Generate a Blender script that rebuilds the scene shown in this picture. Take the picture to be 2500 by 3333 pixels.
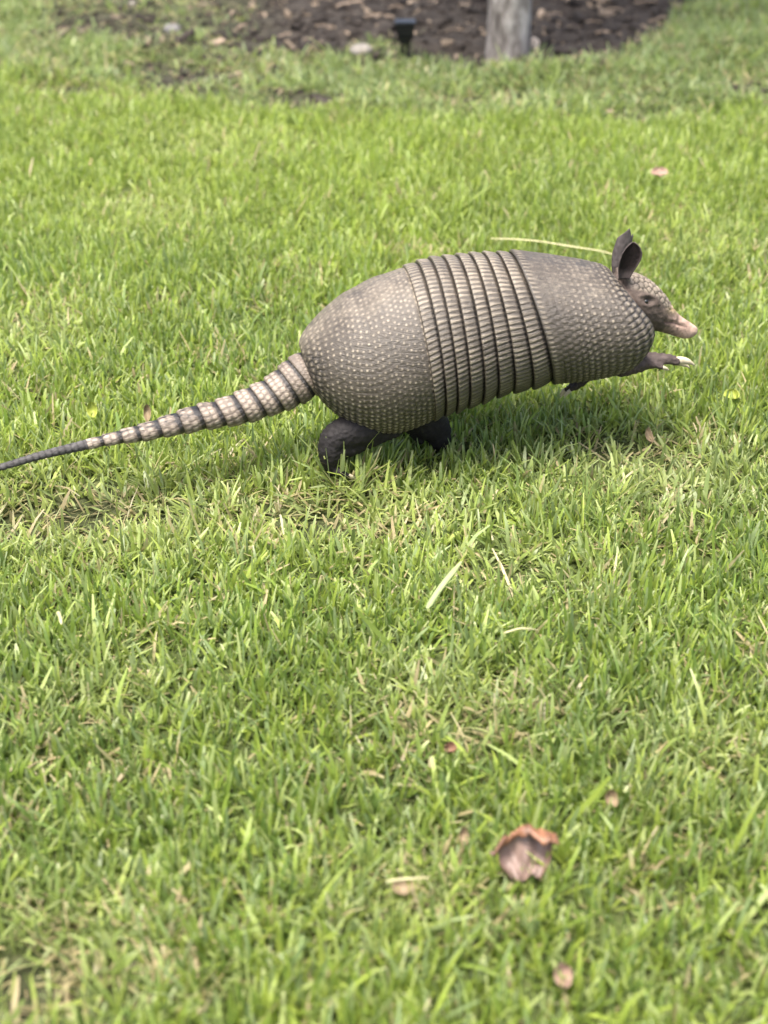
import bpy, bmesh, math
import numpy as np
from mathutils import Vector, kdtree

for o in list(bpy.data.objects):
    bpy.data.objects.remove(o)
scene = bpy.context.scene
COL = scene.collection
R = math.radians

# ------------------------------------------------------------------ camera
CAM_H, PITCH, FPX, PW, PH = 0.81, R(31.0), 5000.0, 2500.0, 3333.0
cam_d = bpy.data.cameras.new('camera')
cam = bpy.data.objects.new('camera', cam_d)
COL.objects.link(cam)
cam.location = (0, 0, CAM_H)
cam.rotation_euler = (math.pi / 2 - PITCH, 0, 0)
cam_d.sensor_fit = 'VERTICAL'
cam_d.sensor_height = 32.0
cam_d.sensor_width = 24.0
cam_d.lens = FPX / PH * 32.0
cam_d.clip_start, cam_d.clip_end = 0.02, 2000
cam_d.dof.use_dof = True
cam_d.dof.focus_distance = 1.56
cam_d.dof.aperture_fstop = 4.2
scene.camera = cam

# ------------------------------------------------------------------ light
SUN_EL, SUN_AZ = R(74), R(215)          # azimuth measured from +Y clockwise: behind the camera, a little to the left
world = bpy.data.worlds.new('World')
scene.world = world
world.use_nodes = True
wn = world.node_tree.nodes
wl = world.node_tree.links
bg = wn['Background']
sky = wn.new('ShaderNodeTexSky')
sky.sky_type = 'NISHITA'
sky.sun_disc = False
sky.sun_elevation = SUN_EL
sky.sun_rotation = SUN_AZ
sky.air_density = 1.0
sky.dust_density = 6.0
sky.ozone_density = 0.6
wl.new(sky.outputs[0], bg.inputs[0])
bg.inputs[1].default_value = 0.10
sun_d = bpy.data.lights.new('sun', 'SUN')
sun_d.energy = 2.0
sun_d.angle = R(16)
sun_d.color = (1.0, 0.95, 0.87)
sun = bpy.data.objects.new('sun', sun_d)
COL.objects.link(sun)
sd = Vector((math.sin(SUN_AZ) * math.cos(SUN_EL), math.cos(SUN_AZ) * math.cos(SUN_EL), math.sin(SUN_EL)))
sun.rotation_euler = sd.to_track_quat('Z', 'Y').to_euler()
scene.view_settings.view_transform = 'Standard'
scene.view_settings.look = 'None'
scene.view_settings.exposure = 2.05
scene.view_settings.gamma = 1.0
scene.render.engine = 'CYCLES'
scene.cycles.use_denoising = True
scene.cycles.max_bounces = 5
scene.cycles.transmission_bounces = 4
scene.cycles.transparent_max_bounces = 4

rng = np.random.default_rng(7)
CAM = np.array([0, 0, CAM_H])
FWD = np.array([0, math.cos(PITCH), -math.sin(PITCH)])
UPC = np.array([0, math.sin(PITCH), math.cos(PITCH)])
RGT = np.array([1.0, 0, 0])


# ------------------------------------------------------------------ helpers
def ray(px, py):
    return (px - PW / 2) / FPX * RGT - (py - PH / 2) / FPX * UPC + FWD


def on_ground(px, py, z=0.0):
    d = ray(px, py)
    return CAM + d * ((z - CAM_H) / d[2])


def on_plane(px, py, p0, psi, lat=0.0):
    n = np.array([-math.sin(psi), math.cos(psi), 0])
    d = ray(px, py)
    t = (np.dot(n, p0 - CAM) + lat) / np.dot(n, d)
    return CAM + d * t, t


def noise2(x, y, seed=0):
    def h(i, j):
        v = np.sin(i * 127.1 + j * 311.7 + seed * 74.7) * 43758.5453
        return v - np.floor(v)
    x = np.asarray(x, float); y = np.asarray(y, float)
    i = np.floor(x); j = np.floor(y)
    fx = x - i; fy = y - j
    fx = fx * fx * (3 - 2 * fx); fy = fy * fy * (3 - 2 * fy)
    return (h(i, j) * (1 - fx) * (1 - fy) + h(i + 1, j) * fx * (1 - fy)
            + h(i, j + 1) * (1 - fx) * fy + h(i + 1, j + 1) * fx * fy)


def fbm(x, y, seed=0, oct=3):
    s = 0; a = 0.5; t = 0
    for k in range(oct):
        s = s + a * noise2(np.asarray(x) * 2 ** k, np.asarray(y) * 2 ** k, seed + k * 13)
        t += a; a *= 0.5
    return s / t


def sstep(a, b, x):
    t = np.clip((np.asarray(x, float) - a) / (b - a), 0, 1)
    return t * t * (3 - 2 * t)


def pchip(x, y, xq):
    x = np.asarray(x, float); y = np.asarray(y, float)
    h = np.diff(x); d = np.diff(y) / h
    m = np.zeros_like(y)
    for k in range(1, len(x) - 1):
        if d[k - 1] * d[k] > 0:
            w1 = 2 * h[k] + h[k - 1]; w2 = h[k] + 2 * h[k - 1]
            m[k] = (w1 + w2) / (w1 / d[k - 1] + w2 / d[k])
    m[0] = d[0]; m[-1] = d[-1]
    xq = np.asarray(xq, float)
    k = np.clip(np.searchsorted(x, xq) - 1, 0, len(x) - 2)
    t = (xq - x[k]) / h[k]
    t2 = t * t; t3 = t2 * t
    return ((2 * t3 - 3 * t2 + 1) * y[k] + (t3 - 2 * t2 + t) * h[k] * m[k]
            + (-2 * t3 + 3 * t2) * y[k + 1] + (t3 - t2) * h[k] * m[k + 1])


def mesh_np(name, V, F, attrs=None, smooth=True):
    """V (n,3); F (m,4) or (m,3) arrays, -1 allowed in column 3 for triangles."""
    me = bpy.data.meshes.new(name)
    V = np.ascontiguousarray(V, np.float32); F = np.asarray(F, np.int32)
    me.vertices.add(len(V)); me.vertices.foreach_set('co', V.ravel())
    k = F.shape[1]
    me.loops.add(F.size); me.loops.foreach_set('vertex_index', F.ravel())
    me.polygons.add(len(F))
    me.polygons.foreach_set('loop_start', np.arange(0, F.size, k, dtype=np.int32))
    me.polygons.foreach_set('use_smooth', np.full(len(F), smooth, bool))
    for an, av in (attrs or {}).items():
        av = np.asarray(av, np.float32)
        if av.ndim == 1:
            a = me.attributes.new(an, 'FLOAT', 'POINT'); a.data.foreach_set('value', av)
        else:
            if av.shape[1] == 3:
                av = np.hstack([av, np.ones((len(av), 1), np.float32)])
            a = me.attributes.new(an, 'FLOAT_COLOR', 'POINT'); a.data.foreach_set('color', av.ravel())
    me.update(calc_edges=True)
    me.validate()
    return me


def link(name, me, mat=None, parent=None, **props):
    o = bpy.data.objects.new(name, me)
    COL.objects.link(o)
    if mat is not None and me is not None and len(me.materials) == 0:
        me.materials.append(mat)
    if parent is not None:
        o.parent = parent
        o.matrix_parent_inverse = parent.matrix_world.inverted()
    for k, v in props.items():
        o[k] = v
    return o


def empty(name, loc, label, category, group=None):
    o = bpy.data.objects.new(name, None)
    o.empty_display_size = 0.05
    COL.objects.link(o)
    o.location = loc
    o['label'] = label; o['category'] = category
    if group:
        o['group'] = group
    bpy.context.view_layer.update()
    return o


def grid_faces(nr, nc, wrap=False):
    r = np.arange(nr - 1)[:, None]; c = np.arange(nc if wrap else nc - 1)[None, :]
    c2 = (c + 1) % nc
    a = r * nc + c; b = r * nc + c2; d = (r + 1) * nc + c; e = (r + 1) * nc + c2
    return np.stack([a, b, e, d], -1).reshape(-1, 4)


# ------------------------------------------------------------------ node materials
def new_mat(name):
    m = bpy.data.materials.new(name)
    m.use_nodes = True
    nt = m.node_tree
    return m, nt.nodes, nt.links, nt.nodes['Principled BSDF']


def n_attr(N, name):
    a = N.new('ShaderNodeAttribute'); a.attribute_name = name
    return a


def n_noise(N, L, scale, detail=4, rough=0.6, vec=None):
    t = N.new('ShaderNodeTexNoise')
    t.inputs['Scale'].default_value = scale
    t.inputs['Detail'].default_value = detail
    t.inputs['Roughness'].default_value = rough
    if vec is None:
        vec = N.new('ShaderNodeTexCoord').outputs['Object']
    L.new(vec, t.inputs['Vector'])
    return t


def n_ramp(N, L, src, stops):
    r = N.new('ShaderNodeValToRGB')
    e = r.color_ramp.elements
    while len(e) > 1:
        e.remove(e[-1])
    e[0].position, e[0].color = stops[0][0], (*stops[0][1], 1)
    for p, c in stops[1:]:
        k = e.new(p); k.color = (*c, 1)
    L.new(src, r.inputs[0])
    return r


def n_mix(N, L, fac, a, b, mode='MIX'):
    m = N.new('ShaderNodeMix'); m.data_type = 'RGBA'; m.blend_type = mode
    for sock, v in ((m.inputs[0], fac), (m.inputs[6], a), (m.inputs[7], b)):
        if hasattr(v, 'links') or hasattr(v, 'is_output'):
            L.new(v, sock)
        elif isinstance(v, (int, float)):
            sock.default_value = v
        else:
            sock.default_value = (*v, 1)
    return m.outputs[2]


def n_bump(N, L, bsdf, height, strength, dist):
    b = N.new('ShaderNodeBump')
    b.inputs['Strength'].default_value = strength
    b.inputs['Distance'].default_value = dist
    L.new(height, b.inputs['Height'])
    L.new(b.outputs[0], bsdf.inputs['Normal'])


def mat_armour(name, base, pale, dark, rough=0.37):
    m, N, L, B = new_mat(name)
    sc = n_attr(N, 'scute').outputs['Fac']      # horn colour of each scute: 1 pale crown, 0 dark joint skin and painted overlap shade
    nz = n_noise(N, L, 90, 5, 0.65)
    nz2 = n_noise(N, L, 14, 3, 0.6)
    r = n_ramp(N, L, sc, [(0.0, dark), (0.28, base), (0.55, [b * 1.12 for b in base]), (1.0, pale)])
    c = n_mix(N, L, 0.55, r.outputs[0], n_ramp(N, L, nz.outputs[0], [(0.3, (0.55, 0.53, 0.5)), (0.7, (1.25, 1.24, 1.22))]).outputs[0], 'MULTIPLY')
    c = n_mix(N, L, 0.6, c, n_ramp(N, L, nz2.outputs[0], [(0.3, (0.72, 0.68, 0.64)), (0.7, (1.15, 1.13, 1.1))]).outputs[0], 'MULTIPLY')
    L.new(c, B.inputs['Base Color'])
    rr = n_ramp(N, L, nz.outputs[0], [(0.25, (rough - .1,) * 3), (0.75, (rough + .18,) * 3)])
    L.new(rr.outputs[0], B.inputs['Roughness'])
    B.inputs['Specular IOR Level'].default_value = 0.6
    mp = N.new('ShaderNodeMapping'); mp.inputs['Scale'].default_value = (1, 1, 5)
    tc = N.new('ShaderNodeTexCoord'); L.new(tc.outputs['Object'], mp.inputs[0])
    nz3 = n_noise(N, L, 160, 5, 0.7, mp.outputs[0])
    n_bump(N, L, B, nz3.outputs[0], 0.8, 0.0016)
    c = n_mix(N, L, 0.28, c, n_ramp(N, L, nz3.outputs[0], [(0.32, (0.45, 0.43, 0.4)), (0.6, (1.15, 1.15, 1.13))]).outputs[0], 'MULTIPLY')
    L.new(c, B.inputs['Base Color'])
    return m


def mat_pig(name, rough=0.6, bump=0.4, scale=260, dist=0.0008, spec=0.35):
    m, N, L, B = new_mat(name)
    a = n_attr(N, 'pig').outputs['Color']
    nz = n_noise(N, L, scale * .4, 5, 0.65)
    c = n_mix(N, L, 0.5, a, n_ramp(N, L, nz.outputs[0], [(0.3, (0.6, 0.58, 0.56)), (0.7, (1.25, 1.22, 1.2))]).outputs[0], 'MULTIPLY')
    L.new(c, B.inputs['Base Color'])
    B.inputs['Roughness'].default_value = rough
    B.inputs['Specular IOR Level'].default_value = spec
    nb = n_noise(N, L, scale, 4, 0.6)
    n_bump(N, L, B, nb.outputs[0], bump, dist)
    return m


def mat_plain(name, c1, c2, rough=0.6, scale=60, bump=0.3, dist=0.001, spec=0.3, translucent=0.0):
    m, N, L, B = new_mat(name)
    nz = n_noise(N, L, scale, 5, 0.65)
    r = n_ramp(N, L, nz.outputs[0], [(0.3, c1), (0.7, c2)])
    L.new(r.outputs[0], B.inputs['Base Color'])
    B.inputs['Roughness'].default_value = rough
    B.inputs['Specular IOR Level'].default_value = spec
    n_bump(N, L, B, nz.outputs[0], bump, dist)
    if translucent:
        t = N.new('ShaderNodeBsdfTranslucent'); L.new(r.outputs[0], t.inputs[0])
        x = N.new('ShaderNodeMixShader'); x.inputs[0].default_value = translucent
        out = N['Material Output']
        L.new(B.outputs[0], x.inputs[1]); L.new(t.outputs[0], x.inputs[2]); L.new(x.outputs[0], out.inputs[0])
    return m


M_ARM = mat_armour('armour', (0.060, 0.050, 0.0395), (0.30, 0.262, 0.206), (0.006, 0.005, 0.005))
M_TAIL = mat_armour('tail_armour', (0.125, 0.101, 0.081), (0.36, 0.305, 0.25), (0.006, 0.005, 0.006))
M_SKIN = mat_pig('skin', .7, .7, 300, .0012, .22)
M_CLAW = mat_plain('claw_horn', (0.32, 0.27, 0.18), (0.48, 0.42, 0.31), 0.4, 120)
M_EYE = mat_plain('eye', (0.006, 0.006, 0.006), (0.012, 0.011, 0.01), 0.08, 50, 0.0, spec=0.6)
M_STAKE = mat_plain('black_plastic', (0.006, 0.006, 0.008), (0.012, 0.012, 0.014), 0.35, 80, 0.1)

# grass
m, N, L, B = new_mat('grass_blade')
gc = n_attr(N, 'col').outputs['Color']
gn = n_noise(N, L, 700, 2, 0.5)
gcol = n_mix(N, L, 0.35, gc, n_ramp(N, L, gn.outputs[0], [(0.3, (0.7, 0.7, 0.65)), (0.7, (1.2, 1.2, 1.15))]).outputs[0], 'MULTIPLY')
L.new(gcol, B.inputs['Base Color'])
B.inputs['Roughness'].default_value = 0.42
B.inputs['Specular IOR Level'].default_value = 0.45
tr = N.new('ShaderNodeBsdfTranslucent'); L.new(gcol, tr.inputs[0])
mx = N.new('ShaderNodeMixShader'); mx.inputs[0].default_value = 0.5
L.new(B.outputs[0], mx.inputs[1]); L.new(tr.outputs[0], mx.inputs[2]); L.new(mx.outputs[0], N['Material Output'].inputs[0])
M_GRASS = m

# soil / thatch ground
m, N, L, B = new_mat('ground_soil')
so = n_attr(N, 'soil').outputs['Fac']
na = n_noise(N, L, 45, 6, 0.7)
nb_ = n_noise(N, L, 9, 3, 0.6)
soil = n_ramp(N, L, na.outputs[0], [(0.3, (0.012, 0.0098, 0.0085)), (0.55, (0.036, 0.030, 0.026)), (0.75, (0.085, 0.072, 0.06))])
that = n_ramp(N, L, na.outputs[0], [(0.3, (0.022, 0.030, 0.009)), (0.55, (0.062, 0.082, 0.024)), (0.75, (0.14, 0.145, 0.062))])
c = n_mix(N, L, so, that.outputs[0], soil.outputs[0])
L.new(c, B.inputs['Base Color'])
B.inputs['Roughness'].default_value = 0.95
B.inputs['Specular IOR Level'].default_value = 0.15
n_bump(N, L, B, na.outputs[0], 0.8, 0.012)
M_GROUND = m

# ------------------------------------------------------------------ terrain
edge_pts = np.array([on_ground(x, y)[:2] for x, y in
                     [(-900, 250), (0, 268), (250, 275), (520, 312), (800, 362), (1100, 398), (1500, 405), (1900, 405), (2200, 392), (2500, 365), (3400, 330)]])


def edge_y(X):
    return np.interp(X, edge_pts[:, 0], edge_pts[:, 1])


bed_pts = np.array([on_ground(x, y)[:2] for x, y in
                    [(120, 10), (250, 85), (430, 150), (620, 190), (850, 212), (1100, 222), (1450, 232), (1800, 230), (2010, 198), (2200, 135), (2310, 30)]])
bed_x0, bed_x1 = bed_pts[0, 0], bed_pts[-1, 0]


bed_px4, bed_px7 = on_ground(500, 100)[0], on_ground(1000, 100)[0]


def bed_y(X):
    return np.interp(X, bed_pts[:, 0], bed_pts[:, 1], left=9.0, right=9.0)


PATCH = []          # bare or dry patches: centre, radii, strength
for px, py, rx, ry, a in [(190, 1690, 0.09, 0.06, 0.46), (300, 1640, 0.06, 0.05, 0.42), (420, 1700, 0.06, 0.045, .45), (230, 290, 0.10, 0.09, .75), (640, 265, 0.12, 0.10, .85),
                          (560, 235, 0.14, 0.09, .7), (960, 340, 0.11, 0.07, .75), (860, 240, 0.10, .07, .4), (2150, 375, 0.12, 0.05, .6), (2420, 290, 0.08, 0.07, .55), (1650, 330, 0.12, 0.06, .45),
                          (430, 640, 0.04, 0.05, .45), (2080, 1490, 0.09, 0.06, .22), (1010, 1700, 0.08, 0.05, .38), (1560, 1900, .07, .05, .25), (700, 1980, .06, .05, .25), (1300, 2500, .06, .04, .2), (2150, 2960, 0.035, 0.03, .4), (30, 3220, 0.05, 0.05, .55),
                          (250, 2560, .04, .03, .25), (2250, 640, .05, .05, .2), (330, 95, .16, .16, .8), (560, 130, .16, .14, .75), (760, 190, .12, .1, .6), (170, 300, .1, .07, .6), (400, 330, .08, .06, .5), (700, 320, .1, .06, .55)]:
    g = on_ground(px, py)
    PATCH.append((g[0], g[1], rx, ry, a))


def bare(X, Y):
    """0 closed turf .. 1 bare soil"""
    b = np.zeros_like(np.asarray(X, float))
    wob = (fbm(X * 9, Y * 9, 3) - 0.5) * 0.9
    for cx, cy, rx, ry, a in PATCH:
        d = np.sqrt(((X - cx) / rx) ** 2 + ((Y - cy) / ry) ** 2) + wob
        b = np.maximum(b, a * (1 - sstep(0.45, 1.25, d)))
    by = bed_y(X) + (fbm(X * 6, Y * 6, 8) - .5) * 0.42
    weedy = 1 - .45 * sstep(bed_px7, bed_px4, X) * sstep(.25, .6, fbm(X * 5, Y * 5, 9) + .1)      # the left end is half overgrown
    b = np.maximum(b, 0.99 * sstep(-0.05, 0.08, Y - by) * weedy)
    return b


def strip(X, Y):
    """0 mown lawn .. 1 rough matted grass along the bed"""
    return sstep(-0.04, 0.06, Y - edge_y(X) + (fbm(X * 8, Y * 8, 5) - .5) * 0.16)


def ground_z(X, Y):
    z = (fbm(X * 2.2, Y * 2.2, 11) - .5) * 0.018 + (fbm(X * 9, Y * 9, 21) - .5) * 0.010
    s = strip(X, Y); b = bare(X, Y)
    z = z + s * (0.012 + (fbm(X * 6, Y * 6, 31) - .5) * 0.06)
    z = z - b * (1 - 0.6 * s) * 0.012 + b * (fbm(X * 28, Y * 28, 41) - .5) * 0.014
    return z


def axis_coords(a, b, step, far):
    core = np.arange(a, b + step / 2, step)
    g = step; lo = []; x = a
    while x > -far:
        g *= 1.35; x -= g; lo.append(x)
    g = step; hi = []; x = b
    while x < far:
        g *= 1.35; x += g; hi.append(x)
    return np.array(lo[::-1] + list(core) + hi)


gx = axis_coords(-1.7, 1.7, 0.014, 300)
gy = axis_coords(0.3, 4.6, 0.014, 300)
GX, GY = np.meshgrid(gx, gy)
GZ = ground_z(GX, GY)
fade = sstep(10, 4, np.maximum(np.abs(GX), np.abs(GY)))
V = np.stack([GX, GY, GZ * fade], -1).reshape(-1, 3)
me = mesh_np('ground', V, grid_faces(len(gy), len(gx)), {'soil': (bare(GX, GY)).ravel()})
link('ground', me, M_GROUND, kind='structure', label='soil and thatch under the lawn and the mulch bed', category='ground')


# ------------------------------------------------------------------ grass blades
def ground_row_in_view(X, Y, m):
    dz = -CAM_H
    depth = Y * math.cos(PITCH) - dz * math.sin(PITCH) * 1.0
    lim = 0.25 * depth + m
    return (np.abs(X) < lim)


PAL = np.array([[0.300, 0.385, 0.066],   # yellow green
                [0.225, 0.318, 0.056],   # fresh green
                [0.145, 0.225, 0.052],   # deeper green
                [0.230, 0.310, 0.125],   # greyish blue green
                [0.370, 0.450, 0.155]])  # pale tip green
STRAW = np.array([0.46, 0.38, 0.22])


def make_blades(name, P, L, W, lean, az, curl, col, rows=4, tip=0.4):
    """P (n,3) roots; every blade a bent tapering ribbon with a shallow fold."""
    n = len(P)
    t = np.linspace(0, 1, rows)[None, :]
    th = lean[:, None] + curl[:, None] * t ** 1.3
    ds = L[:, None] / (rows - 1)
    dx = np.sin(th) * ds; dz = np.cos(th) * ds
    hx = np.concatenate([np.zeros((n, 1)), np.cumsum(dx[:, :-1], 1)], 1)
    hz = np.concatenate([np.zeros((n, 1)), np.cumsum(dz[:, :-1], 1)], 1)
    dirv = np.stack([np.cos(az), np.sin(az)], 1)
    tw = az + math.pi / 2 + rng.normal(0, 0.7, n)
    side = np.stack([np.cos(tw), np.sin(tw)], 1)
    prof = np.interp(np.linspace(0, 1, rows), [0, .35, .8, 1], [0.75, 1.0, 0.85, tip])[None, :]
    w = W[:, None] * prof * 0.5
    C = np.stack([P[:, 0:1] + dirv[:, 0:1] * hx, P[:, 1:2] + dirv[:, 1:2] * hx, P[:, 2:3] + hz], -1)
    S = np.stack([side[:, 0:1] * w, side[:, 1:2] * w, np.zeros_like(w)], -1)
    VV = np.stack([C - S, C + S], 2).reshape(-1, 3)
    base = (np.arange(n) * rows * 2)[:, None, None]
    r = (np.arange(rows - 1) * 2)[None, :, None]
    q = np.array([0, 1, 3, 2])[None, None, :]
    F = (base + r + q).reshape(-1, 4)
    tt = np.repeat(t, n, 0)
    pale = np.array([0.27, 0.33, 0.10])
    k = (1 - sstep(0.0, 0.45, tt))[..., None] * 0.55
    cc = col[:, None, :] * (1 - k) + pale * k
    fray = (rng.random(n) < .38)[:, None, None] * sstep(.75, 1.0, tt)[..., None] * rng.uniform(.2, .75, n)[:, None, None]   # mown, bleached tips
    cc = cc * (1 - fray) + np.array([0.50, 0.53, 0.30]) * fray
    cc = np.repeat(cc[:, :, None, :], 2, 2).reshape(-1, 3)
    me = mesh_np(name, VV, F, {'col': cc})
    return me


FEET = [(*on_ground(1105, 1582)[:2], .042, 0.95), (*on_ground(1420, 1520)[:2], .06, -.25), (*on_ground(1250, 1560)[:2], .05, .1)]     # grass lifted or pressed down round the hind feet


MATTED = [(*on_ground(a, b)[:2], c, d, e) for a, b, c, d, e in
          [(2120, 1560, .13, .09, 1.0), (1150, 1690, .16, .07, .9), (300, 1690, .16, .09, 1.0), (1700, 1850, .10, .07, .7), (120, 1120, .08, .09, .6), (500, 700, .09, .10, .6),
           (1500, 2300, .08, .06, .6), (400, 2250, .07, .06, .6), (2300, 2500, .07, .06, .6), (150, 3150, .08, .07, .8), (1250, 2950, .06, .05, .6), (2250, 800, .10, .10, .5), (700, 480, .12, .10, .5)]]


def scatter(nt, x0, x1, y0, y1):
    return rng.uniform(x0, x1, nt), rng.uniform(y0, y1, nt)


def build_lawn():
    xs, ys = [], []
    # in view and a margin: thick; round about: thinner
    X, Y = scatter(104000, -1.25, 1.25, 0.45, 4.1)
    k = ground_row_in_view(X, Y, 0.16)
    dens = np.interp(Y, [0.5, 1.6, 4.0], [1.0, 1.0, 0.62])
    k &= rng.random(len(X)) < dens
    X1, Y1 = X[k], Y[k]
    X, Y = scatter(24000, -1.7, 1.7, 0.1, 4.6)
    k = ground_row_in_view(X, Y, 0.62) & ~(ground_row_in_view(X, Y, 0.16) & (Y > 0.45) & (Y < 4.1))
    k &= rng.random(len(X)) < np.interp(Y, [.5, 1.6, 4], [1, 1, .6])
    X2, Y2 = X[k], Y[k]
    X, Y = scatter(11000, -2.4, 2.4, -0.5, 5.2)
    k = ~(ground_row_in_view(X, Y, 0.62) & (Y > 0.1) & (Y < 4.6))
    TX = np.concatenate([X1, X2, X[k]]); TY = np.concatenate([Y1, Y2, Y[k]])
    st = strip(TX, TY); br = bare(TX, TY)
    keep = rng.random(len(TX)) > br * (0.97 - .05 * (fbm(TX * 4, TY * 4, 15) > .55)) + 0.12 * st
    TX, TY, st, br = TX[keep], TY[keep], st[keep], br[keep]
    nb = rng.integers(4, 10, len(TX))
    idx = np.repeat(np.arange(len(TX)), nb)
    n = len(idx)
    tx, ty, s, b = TX[idx], TY[idx], st[idx], br[idx]
    a = rng.uniform(0, 2 * math.pi, n)
    rr = np.abs(rng.normal(0, 0.007, n))
    X = tx + np.cos(a) * rr; Y = ty + np.sin(a) * rr
    tuft = rng.random(len(TX))[idx]
    hgt = 0.72 + 0.56 * fbm(X * 7, Y * 7, 51) + 0.25 * (tuft - .5)
    L = np.clip(rng.normal(0.026, 0.0075, n), 0.010, 0.06) * hgt
    L *= (1 - 0.35 * b) * (1 + 0.05 * s)
    # blades trampled and shorter where the animal runs are left as they are; a few long ones
    for fx, fy, fr_, fa in FEET:
        L *= 1 + fa * np.exp(-(((X - fx) / fr_) ** 2 + ((Y - fy) / fr_) ** 2))
    long_ = rng.random(n) < 0.012
    L[long_] *= 1.6
    W = np.clip(rng.normal(0.0028, 0.0010, n), 0.0012, 0.0058)
    ta = (rng.random(len(TX)) * 2 * math.pi)[idx]
    az = np.where(rng.random(n) < 0.5, a, ta) + rng.normal(0, .5, n)
    lean = np.abs(rng.normal(0.30, 0.34, n)) + s * np.abs(rng.normal(.45, .3, n))
    curl = rng.normal(0.4, 0.55, n) + s * rng.normal(.5, .4, n)
    fl = rng.random(n) < 0.10            # flattened blades in the thatch
    lean[fl] = rng.uniform(0.9, 1.45, fl.sum())
    Z = ground_z(X, Y) - 0.003
    # pigment
    q = fbm(X * 3.0, Y * 3.0, 61); q2 = fbm(X * 14, Y * 14, 71)
    i0 = np.clip((rng.normal(0.72, .85, n) + (q - .5) * 2.4).round(), 0, 2).astype(int)
    col = PAL[i0]
    g = rng.random(n) < 0.15 + 0.35 * s
    col = np.where(g[:, None], PAL[3], col)
    g = rng.random(n) < 0.14
    col = np.where(g[:, None], PAL[4], col)
    far = sstep(1.7, 2.4, Y)[:, None] * (1 - s[:, None])
    col = col * (1 - 0.4 * far) + np.array([0.320, 0.405, 0.075]) * 0.4 * far
    col = col * (1 - s[:, None] * .35) + np.array([0.17, 0.215, 0.095]) * s[:, None] * .35
    matted = np.zeros(n)                 # closed but faded, matted turf
    for cx, cy, rx, ry, a_ in MATTED:
        matted = np.maximum(matted, a_ * np.exp(-(((X - cx) / rx) ** 2 + ((Y - cy) / ry) ** 2)))
    lean = lean + matted * rng.uniform(0, 1.0, n)
    col = col * (1 - .45 * matted[:, None]) + np.array([.36, .385, .17]) * .45 * matted[:, None]
    dry = rng.random(n) < np.clip(0.05 + 0.22 * matted + 0.20 * s + 0.55 * b + 0.30 * sstep(.58, .75, q2), 0, .8)
    ds = rng.uniform(.45, 1.05, n)[:, None]
    col = np.where(dry[:, None], STRAW * ds + col * (1 - ds) * .5, col)
    lean[dry] += rng.uniform(0.2, 0.8, dry.sum())
    col = col * rng.uniform(0.78, 1.2, n)[:, None] * (0.86 + .28 * fbm(X * 5, Y * 5, 81))[:, None]
    me = make_blades('grass', np.stack([X, Y, Z], 1), L, W, lean, az, curl, col)
    link('grass', me, M_GRASS, kind='stuff', label='short mown bright green lawn grass with dry blades', category='grass')
    print('blades', n)


build_lawn()

# ------------------------------------------------------------------ armadillo frame
PSI = R(9.0)
P0 = on_plane(1360, 1118, np.array([0, 1.46, 0]), 0.0)[0]
P0 = np.array([P0[0], 1.46, 0.0])
HEAD3 = np.array([math.cos(PSI), math.sin(PSI), 0])
WV = np.array([-math.sin(PSI), math.cos(PSI), 0])         # away from the camera


class Tube:
    """A run of sections read as (top, bottom) points; P(s, phi, off) gives a point of its skin."""

    def __init__(self, secs, psi, p0, wk=None):
        self.psi = psi
        self.hd = np.array([math.cos(psi), math.sin(psi), 0]); self.w = np.array([-math.sin(psi), math.cos(psi), 0])
        C, LA, RR = [], [], []
        wk = wk if wk is not None else [1.0] * len(secs)
        for (tx, ty, bx, by), k in zip(secs, wk):
            c, t = on_plane((tx + bx) / 2, (ty + by) / 2, p0, psi)
            half = math.hypot(tx - bx, ty - by) / 2 * t / FPX
            half /= math.sqrt(0.875 ** 2 + (0.485 * k) ** 2)
            la = math.atan2(bx - tx, by - ty) * 0.9
            C.append(c); LA.append(la); RR.append(half)
        C = np.array(C)
        self.s = np.concatenate([[0], np.cumsum(np.linalg.norm(np.diff(C, axis=0), axis=1))])
        self.C, self.LA, self.RR, self.K = C, np.array(LA), np.array(RR), np.array(wk)

    def frame(self, s):
        c = np.stack([pchip(self.s, self.C[:, i], s) for i in range(3)], -1)
        la = pchip(self.s, self.LA, s)[..., None]
        r = pchip(self.s, self.RR, s); k = pchip(self.s, self.K, s)
        U = -np.sin(la) * self.hd + np.cos(la) * np.array([0, 0, 1.0])
        T = np.cos(la) * self.hd + np.sin(la) * np.array([0, 0, 1.0])
        return c, U, T, r, k

    def P(self, s, phi, off=0.0, ax=0.0):
        s, phi = np.broadcast_arrays(np.asarray(s, float), np.asarray(phi, float))
        c, U, T, r, k = self.frame(s)
        rr = r + off
        return (c + (rr * np.cos(phi))[..., None] * U + (rr * k * np.sin(phi))[..., None] * self.w
                + np.broadcast_to(np.asarray(ax, float), s.shape)[..., None] * T)


SECS = [(974, 1122, 1000, 1205), (980, 1103, 1010, 1245), (1000, 1072, 1030, 1288), (1025, 1044, 1059, 1322), (1083, 991, 1117, 1370),
        (1141, 950, 1189, 1402), (1238, 902, 1300, 1404),
        (1320, 873, 1401, 1366), (1363, 856, 1435, 1352), (1404, 844, 1471, 1341), (1447, 839, 1510, 1326), (1491, 834, 1556, 1312),
        (1532, 830, 1606, 1292), (1575, 827, 1662, 1276), (1618, 826, 1727, 1263), (1659, 824, 1794, 1243),
        (1772, 831, 1890, 1238), (1853, 842, 1965, 1228), (1926, 856, 2028, 1210), (1965, 868, 2065, 1180), (1988, 884, 2082, 1150)]
BODY = Tube(SECS, PSI, P0)
SL = BODY.s[7:16]                # the nine joints between the bands
S_END = BODY.s[-1]
PHM = R(152)

arm = empty('armadillo', (float(P0[0]), float(P0[1]), 0.0),
            'grey brown banded armadillo leaping to the right across the lawn', 'armadillo')


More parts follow.
